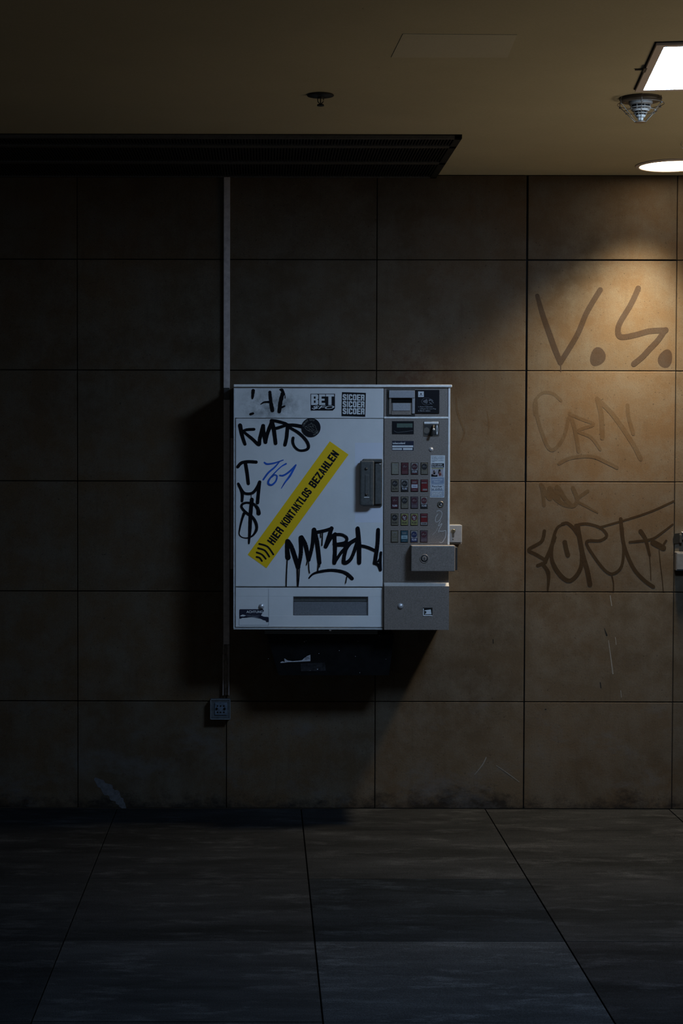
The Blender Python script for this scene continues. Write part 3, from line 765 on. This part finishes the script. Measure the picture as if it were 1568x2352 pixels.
part('bolt', lambda mb: bolt(mb, 989.6, 1032.3, 5.3, chrome), 'chrome dome bolt', ctrl)
def f(mb):
    c = P(1011.4, 1158.3, YF); r = 1/520
    mb.lathe(c, [(7.4*r, -0.002), (7.4*r, 0.004), (5.6*r, 0.0055), (4.4*r, 0.003)], mat('lock_ring', (0.20,0.18,0.15), 0.35, 0.8), 28, 'Y')
    mb.lathe(c, [(4.2*r, 0.0025), (4.0*r, 0.0048)], darkmetal, 24, 'Y'); mb.pbox(1012, 1156.5, 1013.8, 1160.5, YF-0.0062, YF-0.004, chrome)
part('door_lock', f, 'round key lock', ctrl)
# operator sticker
def f(mb):
    mb.slab([(900,1012.6),(949.8,1012.8),(949.5,1034.8),(899.8,1034.6)], YS, 0.0007, navy)
    mb.text('tobaccoland', 915.6, 1017.7, 28.5, 5.0, YS-0.0004, paper, 0, 0.02)
    for q in ((900.6,1023,948.5,1027.5), (900.8,1029.3,922.8,1033.3), (925.2,1029,947,1033.5)): mb.prect(*q, YS-0.0004, paper)
    mb.text('Für Sie immer gut sortiert', 924.8, 1025.2, 30, 2.4, YS-0.0006, paper_dim); mb.text('Störungsdienst', 911.5, 1031.3, 19, 2.0, YS-0.0006, paper_dim)
part('operator_sticker', f, 'small navy and white operator sticker', ctrl)
# smoking warning strip
def f(mb):
    mb.slab([(989,1045.8),(1021.8,1045.8),(1020,1142.7),(987.3,1142.5)], YS, 0.0007, paper)
    Y = YS-0.0004; ink = mat('blue_grey_print', (0.055,0.08,0.12), 0.5); skin = mat('skin_print', (0.30,0.19,0.15), 0.5); redp = mat('dull_red_print', (0.16,0.03,0.03), 0.5)
    field = mat('blue_grey_field', (0.22,0.27,0.36), 0.5)
    rows = ('Packungen im Automat', 'die Bilder sind durch', 'mit großen Warn-', 'hinweisen versehen', 'worden.')
    for i, t in enumerate(rows): mb.text(t, 1004.6 if i < 4 else 994.5, 1048.8+i*2.85, 27.5 if i < 4 else 7, 2.2, Y, ink, 0, 0.015)
    mb.prect(990, 1064.2, 1019.2, 1073.8, Y, printblack)
    mb.text('Rauchen mindert', 1003.2, 1066.7, 25, 3.4, Y-0.0004, paper, 0, 0.02); mb.text('Ihre Fruchtbarkeit', 1004, 1071, 26, 3.4, Y-0.0004, paper, 0, 0.02)
    mb.prect(990, 1074.6, 1018.6, 1077.3, Y, mat('olive_print', (0.27,0.25,0.13), 0.5))
    mb.prect(989.8, 1077.6, 1018.4, 1095, Y, mat('photo_ground', (0.36,0.33,0.36), 0.5))
    Yi = Y-0.0003
    mb.ppoly([(989.8,1089),(994,1089.5),(998,1092),(1004,1090.5),(1004,1095),(989.8,1095)], Yi, printblack)
    mb.ppoly([(995,1086),(994.5,1082),(996,1080),(998,1081.5),(999.5,1085),(999,1089.5),(994.5,1089)], Yi-0.0002, printblack)
    mb.disc(997.3, 1083.8, 1.1, Yi-0.0004, skin, 1.6, 10); mb.stroke([(993,1087),(995,1090.3),(998,1091)], 1.2, Yi-0.0004, skin)
    mb.ppoly([(1006,1088),(1006.5,1080.5),(1008.5,1077.5),(1011,1079),(1012,1084),(1009,1088)], Yi, printblack)
    mb.ppoly([(1008,1086),(1009.5,1081.5),(1013,1085),(1014.5,1092),(1008.5,1093.5)], Yi-0.0002, skin)
    mb.ppoly([(1007,1087.5),(1011.5,1086.5),(1013,1089),(1010,1093.5),(1008,1092)], Yi-0.0004, redp)
    mb.prect(989.4, 1096.2, 1019.6, 1111.8, Y, field)
    mb.text('ZIGARETTEN', 1003.6, 1101.5, 24.5, 3.8, Y-0.0003, paper, 0, 0.0); mb.text('MARKT', 1003.6, 1106.8, 14, 3.6, Y-0.0003, paper, 0, 0.0)
    for q in ((989,1112.8,1019,1114.2),(989,1126.3,1018.5,1128),(989,1112.8,990.2,1128),(1017.6,1112.8,1018.8,1128),(988.4,1128.6,990.2,1141),(1016.4,1128.6,1018.4,1141),(988.4,1139.6,1018,1141)): mb.prect(*q, Y, field)
    mb.text('Rauchen', 1003.6, 1117.3, 23, 4.6, Y-0.0003, ink, 0, 0.03); mb.text('ist tödlich', 1003.4, 1123.3, 25, 4.8, Y-0.0003, ink, 0, 0.03)
    for i, t in enumerate(('Tabakrauch enthält', 'über 70 Stoffe, die', 'erwiesenermaßen', 'krebserregend sind')): mb.text(t, 1003.2, 1130.7+i*2.7, 25 if i < 3 else 22, 2.0, Y-0.0002, ink, 0, 0.012)
part('warning_sticker', f, 'tall white sticker with smoking warnings and a small picture', ctrl)
tag('graffiti', 'thin pale scratched tag', [([(1040,1055),(1080,1040),(1125,1060),(1135,1110),(1100,1200),(1050,1245),(1020,1230),(1025,1160),(1062,1100)], 7),
    ([(1110,1220),(1070,1320),(1135,1275),(1075,1400),(1080,1432)], 7), ([(1090,1410),(1150,1412),(1200,1400),(1204,1470),(1190,1530),(1150,1600),(1115,1620),(1095,1608)], 8),
    ([(1060,1340),(1030,1410),(960,1480)], 3)], mat('scratched_metal', (0.62,0.60,0.58), 0.4), Z4, ctrl)
# product buttons
C = dict(cream=(0.20,0.19,0.15), maroon=(0.085,0.02,0.026), dmar=(0.055,0.015,0.022), blk=(0.016,0.015,0.018), beige=(0.13,0.115,0.085), red=(0.14,0.010,0.012),
         white=(0.42,0.44,0.50), yel=(0.20,0.20,0.08), teal=(0.020,0.065,0.090), lteal=(0.24,0.34,0.38), blue=(0.012,0.022,0.075), mauve=(0.075,0.050,0.065), silver=(0.20,0.20,0.20))
CM = {k: mat('button_print_'+k, v, 0.45, var=0.25, vscale=300) for k, v in C.items()}
xs_ = ((898.3,915.5),(920.6,938.0),(943.2,960.4),(965.6,982.8)); ys_ = ((1062.3,1090.4),(1101.2,1129.7),(1140.3,1168.6),(1179.3,1207.3),(1218.2,1246.2))
kinds = [[('plain','cream'),('disc','maroon','dmar',None),('disc','silver','dmar','10,00','maroon'),('disc','beige','blk',None)],
         [('disc','beige','blk','8,70','beige'),('disc','silver','blk','9,40','blk'),('band','maroon','white'),('block','red','red','maroon')],
         [('disc','dmar','dmar','9,00','dmar'),('disc','beige','blk',None),('disc','mauve','dmar',None),('disc','silver','maroon','10,40','blk')],
         [('disc','beige','blk','9,00','beige'),('disc','yel','dmar','10,20','yel'),('disc','yel','maroon','9,20','yel'),('block','red','white','maroon')],
         [('plain','beige'),('band','teal','lteal'),('disc','silver','blue','10,40','blue'),('disc','mauve','dmar',None)]]
look = {'plain': 'plain beige', 'disc': 'disc-pattern', 'band': 'banded', 'block': 'red'}
for r in range(5):
    for c in range(4):
        k = kinds[r][c]; x0, x1 = xs_[c]; y0, y1 = ys_[r]; dx = -0.28*r; x0 += dx; x1 += dx
        mb = MB(); cx = (x0+x1)/2; Yb = YF-0.0045; Yd = Yb-0.0004
        mb.pbox(x0, y0, x1, y1, YF-0.0015, YF, void, 0.0006)
        base_c = {'plain': k[1], 'disc': k[1], 'band': k[1], 'block': k[1]}[k[0]]
        mb.pbox(x0+1.1, y0+1.1, x1-0.9, y1-1.2, Yb, YF-0.001, CM[base_c], 0.001)
        if k[0] == 'plain':
            mb.ring(cx, y0+9, 3.8, 4.4, Yd, CM['silver'], n=16); mb.prect(cx-4.5, y0+19, cx+4.5, y0+20, Yd, CM['silver'])
            mb.prect(cx-5.5, y0+23, cx+5, y0+24, Yd, CM['silver']); mb.prect(cx-5.5, y0+4, cx+5.5, y0+5.4, Yd, CM['silver'])
        elif k[0] == 'disc':
            mb.disc(cx, y0+9.6, 6.6, Yd, CM[k[2]], 7.2, 22)
            mb.stroke([(cx-4.5,y0+9.5),(cx-1,y0+8),(cx+1,y0+10.5),(cx+4.5,y0+8.5)], 0.7, Yd-0.0003, CM['silver'])
            mb.stroke([(cx-3,y0+12),(cx,y0+6)], 0.6, Yd-0.0003, CM['silver'])
            if k[1] == 'yel':
                for pts in ([(cx-3,y0+6),(cx,y0+10),(cx+3,y0+6.5)], [(cx,y0+10),(cx-1,y0+14),(cx+3,y0+12.5)], [(cx-4,y0+9),(cx,y0+9.5)]): mb.stroke(pts, 1.0, Yd-0.0003, CM['white'])
            if k[3]:
                if k[4] != k[1]: mb.prect(x0+1.3, y0+18, x1-1.2, y1-1.6, Yd, CM[k[4]])
                light_on = k[4] in ('blk', 'blue', 'maroon', 'dmar')
                if k[4] == 'maroon': mb.prect(x0+1.3, y0+18, x1-1.2, y0+24.4, Yd-0.0001, CM['blk'])
                mb.text(k[3], cx, y0+21.6, 11, 5.2, Yd-0.0004, CM['white' if light_on else 'blk'], 0, 0.03)
            else:
                mb.prect(x0+2.5, y1-7.6, x1-2.5, y1-7.0, Yd, CM['silver']); mb.prect(x0+2.5, y1-4.4, x1-2.5, y1-3.9, Yd, CM['silver'])
        elif k[0] == 'band':
            mb.prect(x0+1.6, y0+11.5, x1-1.4, y0+19.5, Yd, CM[k[2]])
            mb.prect(cx-4.6, y0+15, cx+4.6, y0+16, Yd-0.0003, CM['teal' if k[1] == 'teal' else 'blue'])
            mb.prect(cx-5, y0+5, cx+5, y0+6.6, Yd, CM['silver']); mb.prect(cx-4, y0+8, cx+4, y0+8.6, Yd, CM['silver']); mb.prect(cx-4, y0+23.5, cx+4, y0+24.4, Yd, CM['silver'])
        else:
            mb.prect(x0+1.3, y0+1.6, x1-1.2, y0+9.4, Yd, CM['maroon']); mb.prect(cx-6, y0+7.2, cx+6, y0+9.0, Yd-0.0003, CM['silver'])
            if r == 3: mb.prect(x0+1.3, y0+20, x1-1.2, y1-1.5, Yd, CM['silver']); mb.text('10,00', cx, y0+23.6, 9, 3.6, Yd-0.0004, CM['blk'], 0, 0.02)
            else: mb.prect(cx-3.5, y0+21.5, x1-2, y0+25.5, Yd, CM['silver'])
        mb.build('product_button', M)

# ------------------------------------------------------------------ black box and rail under the machine
q = P(756, 1551, -0.2); q.y = 0
B = thing('waste_box', 'battered soot-black metal box fixed below the white vending machine', 'box', q)
def frustum(mb, top, bot, yt, yb_, m):
    """tapering box: front edges given in the photo at top and bottom"""
    a = P(top[0], top[2], yt); b = P(top[1], top[2], yt); c = P(bot[0], bot[2], yb_); d = P(bot[1], bot[2], yb_)
    fr = [a, b, d, c]; bk = [Vector((p.x, -0.0002, p.z)) for p in fr]
    vf = [mb.bm.verts.new(p) for p in fr]; vb = [mb.bm.verts.new(p) for p in bk]
    mb._fin([mb.bm.faces.new(vf), mb.bm.faces.new(vb[::-1])] + [mb.bm.faces.new([vf[i], vb[i], vb[(i+1)%4], vf[(i+1)%4]]) for i in range(4)], m)
mb = MB(); frustum(mb, (612, 905, 1457.5), (640, 893, 1551), -0.24, -0.19, binblack)
mb.build('box_body', B, recalc=True)
mb = MB(); mb.pbox(607, 1448.2, 867, 1456.5, -0.262, -0.02, mat('grey_green_rail', (0.085,0.090,0.090), 0.5, grime=0.5), 0.0015)
mb.pbox(607.5, 1451.6, 866.5, 1453.4, -0.2635, -0.25, darkmetal); mb.pbox(755.5, 1444.8, 761, 1449.5, -0.266, -0.25, chrome, 0.001)
mb.build('mounting_rail', B, 'dull grey rail between box and machine')
def ybox(py): return -0.24+0.05*(py-1457.5)/93.5-0.0012
mb = MB()
tp = [(643,1521.5),(648,1519),(652,1520),(654,1522),(652.5,1512.5),(655,1513.5),(660,1517),(672,1518.5),(685,1517.5),(694,1516),(698,1512),(705,1507),(712.5,1504),(712.7,1518.5),(690,1519.8),(660,1521),(646,1522.8)]
vsx = [mb.bm.verts.new(P(x, y, ybox(y))) for x, y in tp]; mb._fin([mb.bm.faces.new(vsx)], mat('torn_paper', (0.55,0.56,0.62), 0.7, var=0.2))
for x0, y0, x1, y1 in ((697,1509.5,711,1510.5),(700,1513,711,1514)):
    mb._fin([mb.bm.faces.new([mb.bm.verts.new(P(x, y, ybox(y)-0.0006)) for x, y in ((x0,y0),(x1,y0-1),(x1,y1-1),(x0,y1))])], navy)
mb.build('torn_sticker', B, 'torn white sticker remnant')
mb = MB(); random.seed(11)
speck = mat('flake_remnant', (0.30,0.30,0.33), 0.7)
for x, y, s in ((645,1467,.8),(699,1474,1.6),(703,1472,1.2),(732,1501,1),(779,1494.5,1.2),(816,1507.5,1.2),(755,1467,1),(822,1473,.9),(616,1513,.8),(712,1540,1.2),(729,1537,2.2),(871,1460,1),(886,1514,.8),(826,1545,1.3)):
    mb._fin([mb.bm.faces.new([mb.bm.verts.new(P(x+s*random.uniform(.5,1)*math.cos(a), y+s*random.uniform(.5,1)*math.sin(a), ybox(y)-0.0008)) for a in (0,1.2,2.4,3.6,4.8)])], speck)
mb.build('paint_flakes', B, 'scattered pale flakes')
mb = MB(); hz_ = mat('worn_residue', (0.022,0.022,0.026), 0.7, var=0.8, vscale=60)
mb._fin([mb.bm.faces.new([mb.bm.verts.new(P(x, y, ybox(y)-0.0003)) for x, y in ((690,1524),(746,1522),(748,1541),(691,1542))])], hz_)
mb.build('sticker_residue', B, 'grey residue of a removed sticker')

# ------------------------------------------------------------------ key switch beside the machine
q = P(1045, 1248, -0.07); q.y = 0
K = thing('key_switch', 'small pale square key switch on the wall right of the vending machine', 'key switch', q)
mb = MB(); mb.pbox(1026, 1206, 1060.8, 1246.3, -0.075, -0.0003, keyplate, 0.003); mb.pbox(1026, 1247, 1059.5, 1249.6, -0.06, -0.0003, keyplate, 0.001)
kb = mb.build('housing', K)
mb = MB(); Yk = -0.0755; c = P(1040.5, 1219.5, Yk); r = 1/505
mb.lathe(c, [(4.6*r,-0.001),(4.6*r,0.006),(3.6*r,0.0075)], mat('brass_cylinder', (0.16,0.14,0.10), 0.35, 0.8), 24, 'Y')
mb.pbox(1038.3, 1222, 1042.7, 1233.5, Yk-0.004, Yk+0.001, mat('cylinder_body', (0.12,0.11,0.10), 0.4, 0.7), 0.001)
mb.pbox(1040, 1217.5, 1041, 1221.5, Yk-0.0085, Yk-0.006, void)
bolt(mb, 1040, 1238.8, 1.6, darkmetal, Yk)
mb.build('key_cylinder', K, 'round brass key cylinder')

# ------------------------------------------------------------------ trunking, socket
q = P(520, 1597, -0.02); q.y = 0
T = thing('cable_trunking', 'thin grey vertical cable trunking running down the wall left of the vending machine', 'cable trunking', q)
mb = MB(); a = P(513.8, 418, -0.022); b = P(528.2, 418, -0.022); 
mb.box(a.x, b.x, -0.022, -0.0003, P(520, 1480, -0.022).z, P(520, 403, -0.022).z, pipe_m, 0.0015)
mb.build('trunking_cover', T)
mb = MB(); mb.pbox(513.5, 890.5, 527.3, 918, -0.030, -0.0225, darkmetal, 0.0015); mb.build('joint_clip', T, 'dark clip across the trunking')
mb = MB(); za, zb = P(518, 1497, -0.02).z, P(518, 1597, -0.02).z
x0, x1 = P(511.5, 1540, -0.02).x, P(526, 1540, -0.02).x
mb.box(x0, x1, -0.006, -0.0003, zb, P(520, 1480, -0.02).z, pipe_old)
mb.box(x0, x0+0.0025, -0.022, -0.006, zb, P(518,1503,-0.02).z, pipe_m); mb.box(x1-0.0025, x1, -0.022, -0.006, zb, P(520,1482,-0.02).z, pipe_m)
mb.tube([Vector(((x0+x1)/2-0.003, -0.012, P(520,1481,-0.02).z)), Vector(((x0+x1)/2, -0.013, P(520,1540,-0.02).z)), Vector(((x0+x1)/2-0.003, -0.012, zb))], 0.0045, pipe_old, 8)
mb.build('open_channel', T, 'open lower channel with its cover missing')
q = P(530, 1307, -0.03); q.y = 0
T2 = thing('side_trunking', 'short brownish trunking piece between long trunking and vending machine edge', 'cable trunking', q)
mb = MB(); mb.pbox(528.8, 1006, 537, 1307, -0.034, -0.0003, mat('brown_trunking', (0.33,0.27,0.26), 0.6, var=0.2, grime=0.4), 0.001); mb.build('trunking_cover', T2)
q = P(505, 1653, -0.04); q.y = 0
So = thing('wall_socket', 'small grimy square wall socket at the lower end of the trunking', 'socket', q)
mb = MB(); mb.pbox(482.5, 1606, 528.8, 1653, -0.035, -0.0003, sockm, 0.003)
for qd in ((482.5,1606,528.8,1608),(482.5,1651,528.8,1653),(482.5,1606,484.5,1653),(527,1606,528.8,1653)): mb.pbox(*qd, -0.0375, -0.034, mat('socket_rim', (0.12,0.14,0.16), 0.4, grime=0.4), 0.0006)
mb.build('housing', So)
mb = MB(); mb.pbox(492, 1613.5, 521.5, 1643, -0.039, -0.034, socki, 0.003)
for x in (499.5, 506.5, 514): 
    for y in (1621.5, 1636): bolt(mb, x, y, 1.9, void, -0.0392)
for x in (497.5, 515.5): bolt(mb, x, 1628, 3.0, void, -0.0392)
mb.stroke([(487,1646.5),(523,1646.5)], 1.0, -0.0362, socki); mb.build('socket_insert', So, 'bluish insert with dark holes')
# broken socket and junction box at the right
q = P(1560, 1318, -0.03); q.y = 0
J = thing('junction_box', 'pale grey junction box on the wall at the far right edge', 'junction box', q)
mb = MB(); mb.pbox(1552, 1268, 1596, 1311, -0.035, -0.0003, mat('junction_plastic', (0.075,0.07,0.07), 0.5, var=0.15, grime=0.3), 0.003); mb.build('housing', J)
mb = MB(); mb.pbox(1554.5, 1271, 1593.5, 1308.5, -0.038, -0.034, mat('junction_lid', (0.10,0.10,0.10), 0.5, var=0.15, grime=0.3), 0.002); mb.build('lid', J)
q = P(1556, 1248, -0.02); q.y = 0
Bk = thing('broken_fitting', 'blackened broken socket hole just above the junction box at the right edge', 'broken socket', q)
mb = MB(); mb.slab([(1548,1226),(1560,1224.5),(1563,1230),(1562,1245),(1556,1248.5),(1547,1249),(1545,1238)], -0.004, 0.0038, void); mb.build('hole', Bk)
mb = MB(); mb.pbox(1560.5, 1228, 1566, 1247, -0.02, -0.0003, darkmetal, 0.001); mb.pbox(1565.5, 1222, 1584, 1240, -0.015, -0.0003, darkmetal, 0.001)
mb.pbox(1566, 1221.5, 1570, 1224.5, -0.018, -0.0003, chrome, 0.0006); mb.build('bracket', Bk)

# ------------------------------------------------------------------ ceiling: vent, lamps, sprinkler, detector
vr = PZ(1002, 401, CEIL).x + 0.0; vy1 = PZ(700, 308.5, CEIL).y; vx0 = -2.4
q = Vector(((vx0+vr)/2, vy1/2, CEIL))
G = thing('air_vent', 'long black slatted air vent in the ceiling along the top of the wall', 'air vent', q)
mb = MB(); mb.box(vx0, vr, vy1, -0.002, CEIL-0.002, CEIL+0.0008, void); mb.build('backing', G)
mb = MB(); zt = CEIL-0.002
for y0, y1 in ((vy1, vy1+0.022), (vy1*0.80-0.02, vy1*0.80+0.02), (vy1*0.40-0.022, vy1*0.40+0.022), (-0.022, -0.002)): mb.box(vx0, vr, y0, y1, zt-0.014, zt, ventrail, 0.001, 1)
mb.box(vr-0.03, vr, vy1, -0.002, zt-0.014, zt, ventm, 0.001, 1); mb.box(vx0, vx0+0.03, vy1, -0.002, zt-0.014, zt, ventm, 0.001, 1)
mb.build('vent_frame', G)
mb = MB(); x = vx0+0.034
while x < vr-0.034:
    mb.box(x, x+0.005, vy1+0.022, -0.022, zt-0.010, zt, ventm); x += 0.0125
so = mb.build('slats', G)
# square panel light
A1 = PZ(1458, 205, CEIL); A0 = PZ(1507, 97, CEIL)
ax = (A1-A0); side = ax.length; ax.normalize(); bx = Vector((ax.y, -ax.x, 0))
if bx.x < 0: bx = -bx
ctr = (A0+A1)/2 + bx*side/2
LP = thing('panel_light', 'bright square ceiling panel light cut by the right edge', 'ceiling light', ctr)
LP.rotation_euler = (0, 0, math.atan2(bx.y, bx.x)); h = side/2; fw = 0.026
def lbox(mb, x0, x1, y0, y1, z0, z1, m, bev=0): mb.box(x0+ctr.x, x1+ctr.x, y0+ctr.y, y1+ctr.y, z0+CEIL, z1+CEIL, m, bev)
mb = MB()
for q in ((-h,h,-h,-h+fw),(-h,h,h-fw,h),(-h,-h+fw,-h+fw,h-fw),(h-fw,h,-h+fw,h-fw)): lbox(mb, q[0], q[1], q[2], q[3], -0.010, 0.0005, lampframe, 0.001)
for q in ((-h-0.004,h+0.004,-h-0.004,-h),(-h-0.004,h+0.004,h,h+0.004),(-h-0.004,-h,-h,h),(h,h+0.004,-h,h)): lbox(mb, q[0], q[1], q[2], q[3], -0.0015, 0.0005, void)
mb.build('frame', LP)
mb = MB(); lbox(mb, -h+fw, h-fw, -h+fw, h-fw, -0.008, 0.0004, emis('panel_glow', PANEL_COL, PANEL_STR)); mb.build('diffuser', LP, 'glowing white diffuser')
mb = MB(); lbox(mb, -h-0.030, -h-0.002, 0.02, 0.030, -0.004, 0.0005, darkmetal); lbox(mb, -h-0.006, -h+0.004, -0.03, 0.03, -0.011, 0.0005, darkmetal)
mb.build('spring_clip', LP, 'dark clip on the frame edge')
# round downlight
R = 0.148
DL = thing('downlight', 'bright round downlight set in the ceiling close to the wall', 'ceiling light', LAMP)
mb = MB(); mb.lathe(LAMP, [(R-0.004, 0.0), (R-0.004, -0.006), (R, -0.008), (R+0.012, -0.005), (R+0.016, 0.0)], lampframe, 48); mb.build('trim_ring', DL)
mb = MB(); mb.lathe(LAMP, [(R-0.004, 0.0005), (R-0.004, -0.004), (R-0.02, -0.0045)], emis('downlight_glow', (1.0, 0.80, 0.53), 10.5), 48); mb.build('lens', DL, 'glowing round lens')
# sprinkler
q = PZ(736, 218, CEIL)
SP = thing('fire_sprinkler', 'small black fire sprinkler head on a round plate hanging from the ceiling', 'sprinkler', q)
mb = MB(); mb.lathe(q, [(0.046,0.0), (0.0475,-0.002), (0.046,-0.004), (0.02,-0.006), (0.012,-0.008)], sprm, 40); mb.build('escutcheon', SP)
mb = MB()
mb.lathe(q+Vector((0,0,-0.006)), [(0.009,0.0),(0.009,-0.006)], sprm, 20)
for s in (-1, 1): mb.tube([q+Vector((s*0.0085,0,-0.008)), q+Vector((s*0.0105,0,-0.016)), q+Vector((s*0.0095,0,-0.024)), q+Vector((s*0.003,0,-0.031))], 0.0016, sprm, 8)
mb.tube([q+Vector((0,0,-0.008)), q+Vector((0,0,-0.032))], 0.0018, sprm, 8)
mb.build('frame_arms', SP)
mb = MB(); mb.lathe(q+Vector((0,0,-0.031)), [(0.004,0.0),(0.009,-0.002),(0.0115,-0.0025),(0.0125,-0.006),(0.0125,-0.0075)], sprm, 24); mb.build('deflector', SP)
# caged smoke detector
q = PZ(1471, 225, CEIL)
SD = thing('smoke_detector', 'pale cone-shaped smoke detector in a wire cage on the ceiling', 'smoke detector', q)
mb = MB(); mb.lathe(q, [(0.072,0.0),(0.074,-0.006),(0.068,-0.012),(0.056,-0.014)], mat('detector_base', (0.075,0.065,0.052), 0.5), 40); mb.build('mounting_base', SD)
mb = MB()
mb.lathe(q, [(0.0414,-0.013),(0.0414,-0.020),(0.0385,-0.026),(0.0333,-0.0265),(0.0333,-0.033),(0.0366,-0.0335),(0.0348,-0.036),(0.0296,-0.0365),(0.0296,-0.042),(0.0311,-0.0425),(0.0281,-0.048),
             (0.0207,-0.0485),(0.0207,-0.053),(0.0244,-0.0535),(0.0229,-0.056),(0.0163,-0.0565),(0.0163,-0.061),(0.0185,-0.0615),(0.0155,-0.068),(0.0104,-0.071),(0.0089,-0.079),(0.0074,-0.080)], detw, 40, smooth=False)
for r_d, z_d, h_d in ((0.0345,-0.0270,0.0055),(0.0305,-0.0370,0.0045),(0.0220,-0.0490,0.0036),(0.0172,-0.0570,0.0036)): mb.lathe(q, [(r_d,z_d),(r_d,z_d-h_d)], void, 40)
for i in range(8):
    a = 2*PI*i/8+0.2; d = Vector((math.cos(a), math.sin(a), 0))
    for r0_, z0_, r1_, z1_ in ((0.0350,-0.0265,0.0350,-0.042),(0.0235,-0.0485,0.0195,-0.0615)): mb.tube([q+d*r0_+Vector((0,0,z0_)), q+d*r1_+Vector((0,0,z1_))], 0.0012, detw, 6)
mb.build('detector_body', SD)
mb = MB()
for i in range(6):
    a = 2*PI*i/6+0.35; d = Vector((math.cos(a), math.sin(a), 0))
    mb.tube([q+d*0.078, q+d*0.082+Vector((0,0,-0.012)), q+d*0.080+Vector((0,0,-0.024)), q+d*0.056+Vector((0,0,-0.048)), q+d*0.018+Vector((0,0,-0.086))], 0.0013, wire, 6)
    mb.lathe(q+d*0.081+Vector((0,0,-0.028)), [(0.003,0.0),(0.004,0.003),(0.003,0.006)], wire, 8); mb.lathe(q+d*0.056+Vector((0,0,-0.052)), [(0.002,0.0),(0.003,0.003),(0.002,0.006)], wire, 8)
for rr, zz in ((0.081,-0.022),(0.057,-0.0465),(0.019,-0.0855)): mb.tube([q+Vector((rr*math.cos(2*PI*k/36), rr*math.sin(2*PI*k/36), zz)) for k in range(36)], 0.0013, wire, 6, True)
mb.lathe(q, [(0.019,-0.084),(0.019,-0.087)], wire, 24)
mb.build('wire_cage', SD, 'thin metal wire cage')
# dangling wire end at the right edge of the ceiling
q = PZ(1566, 325, CEIL)
WE = thing('loose_wire', 'tiny pale loose wire hanging from the ceiling above the round downlight', 'wire', q)
mb = MB(); mb.tube([q, q+Vector((-0.006,0,-0.010)), q+Vector((0.0,0,-0.026)), q+Vector((0.012,0,-0.033)), q+Vector((0.035,0,-0.030))], 0.0012, lightmetal, 8); mb.build('wire_loop', WE)
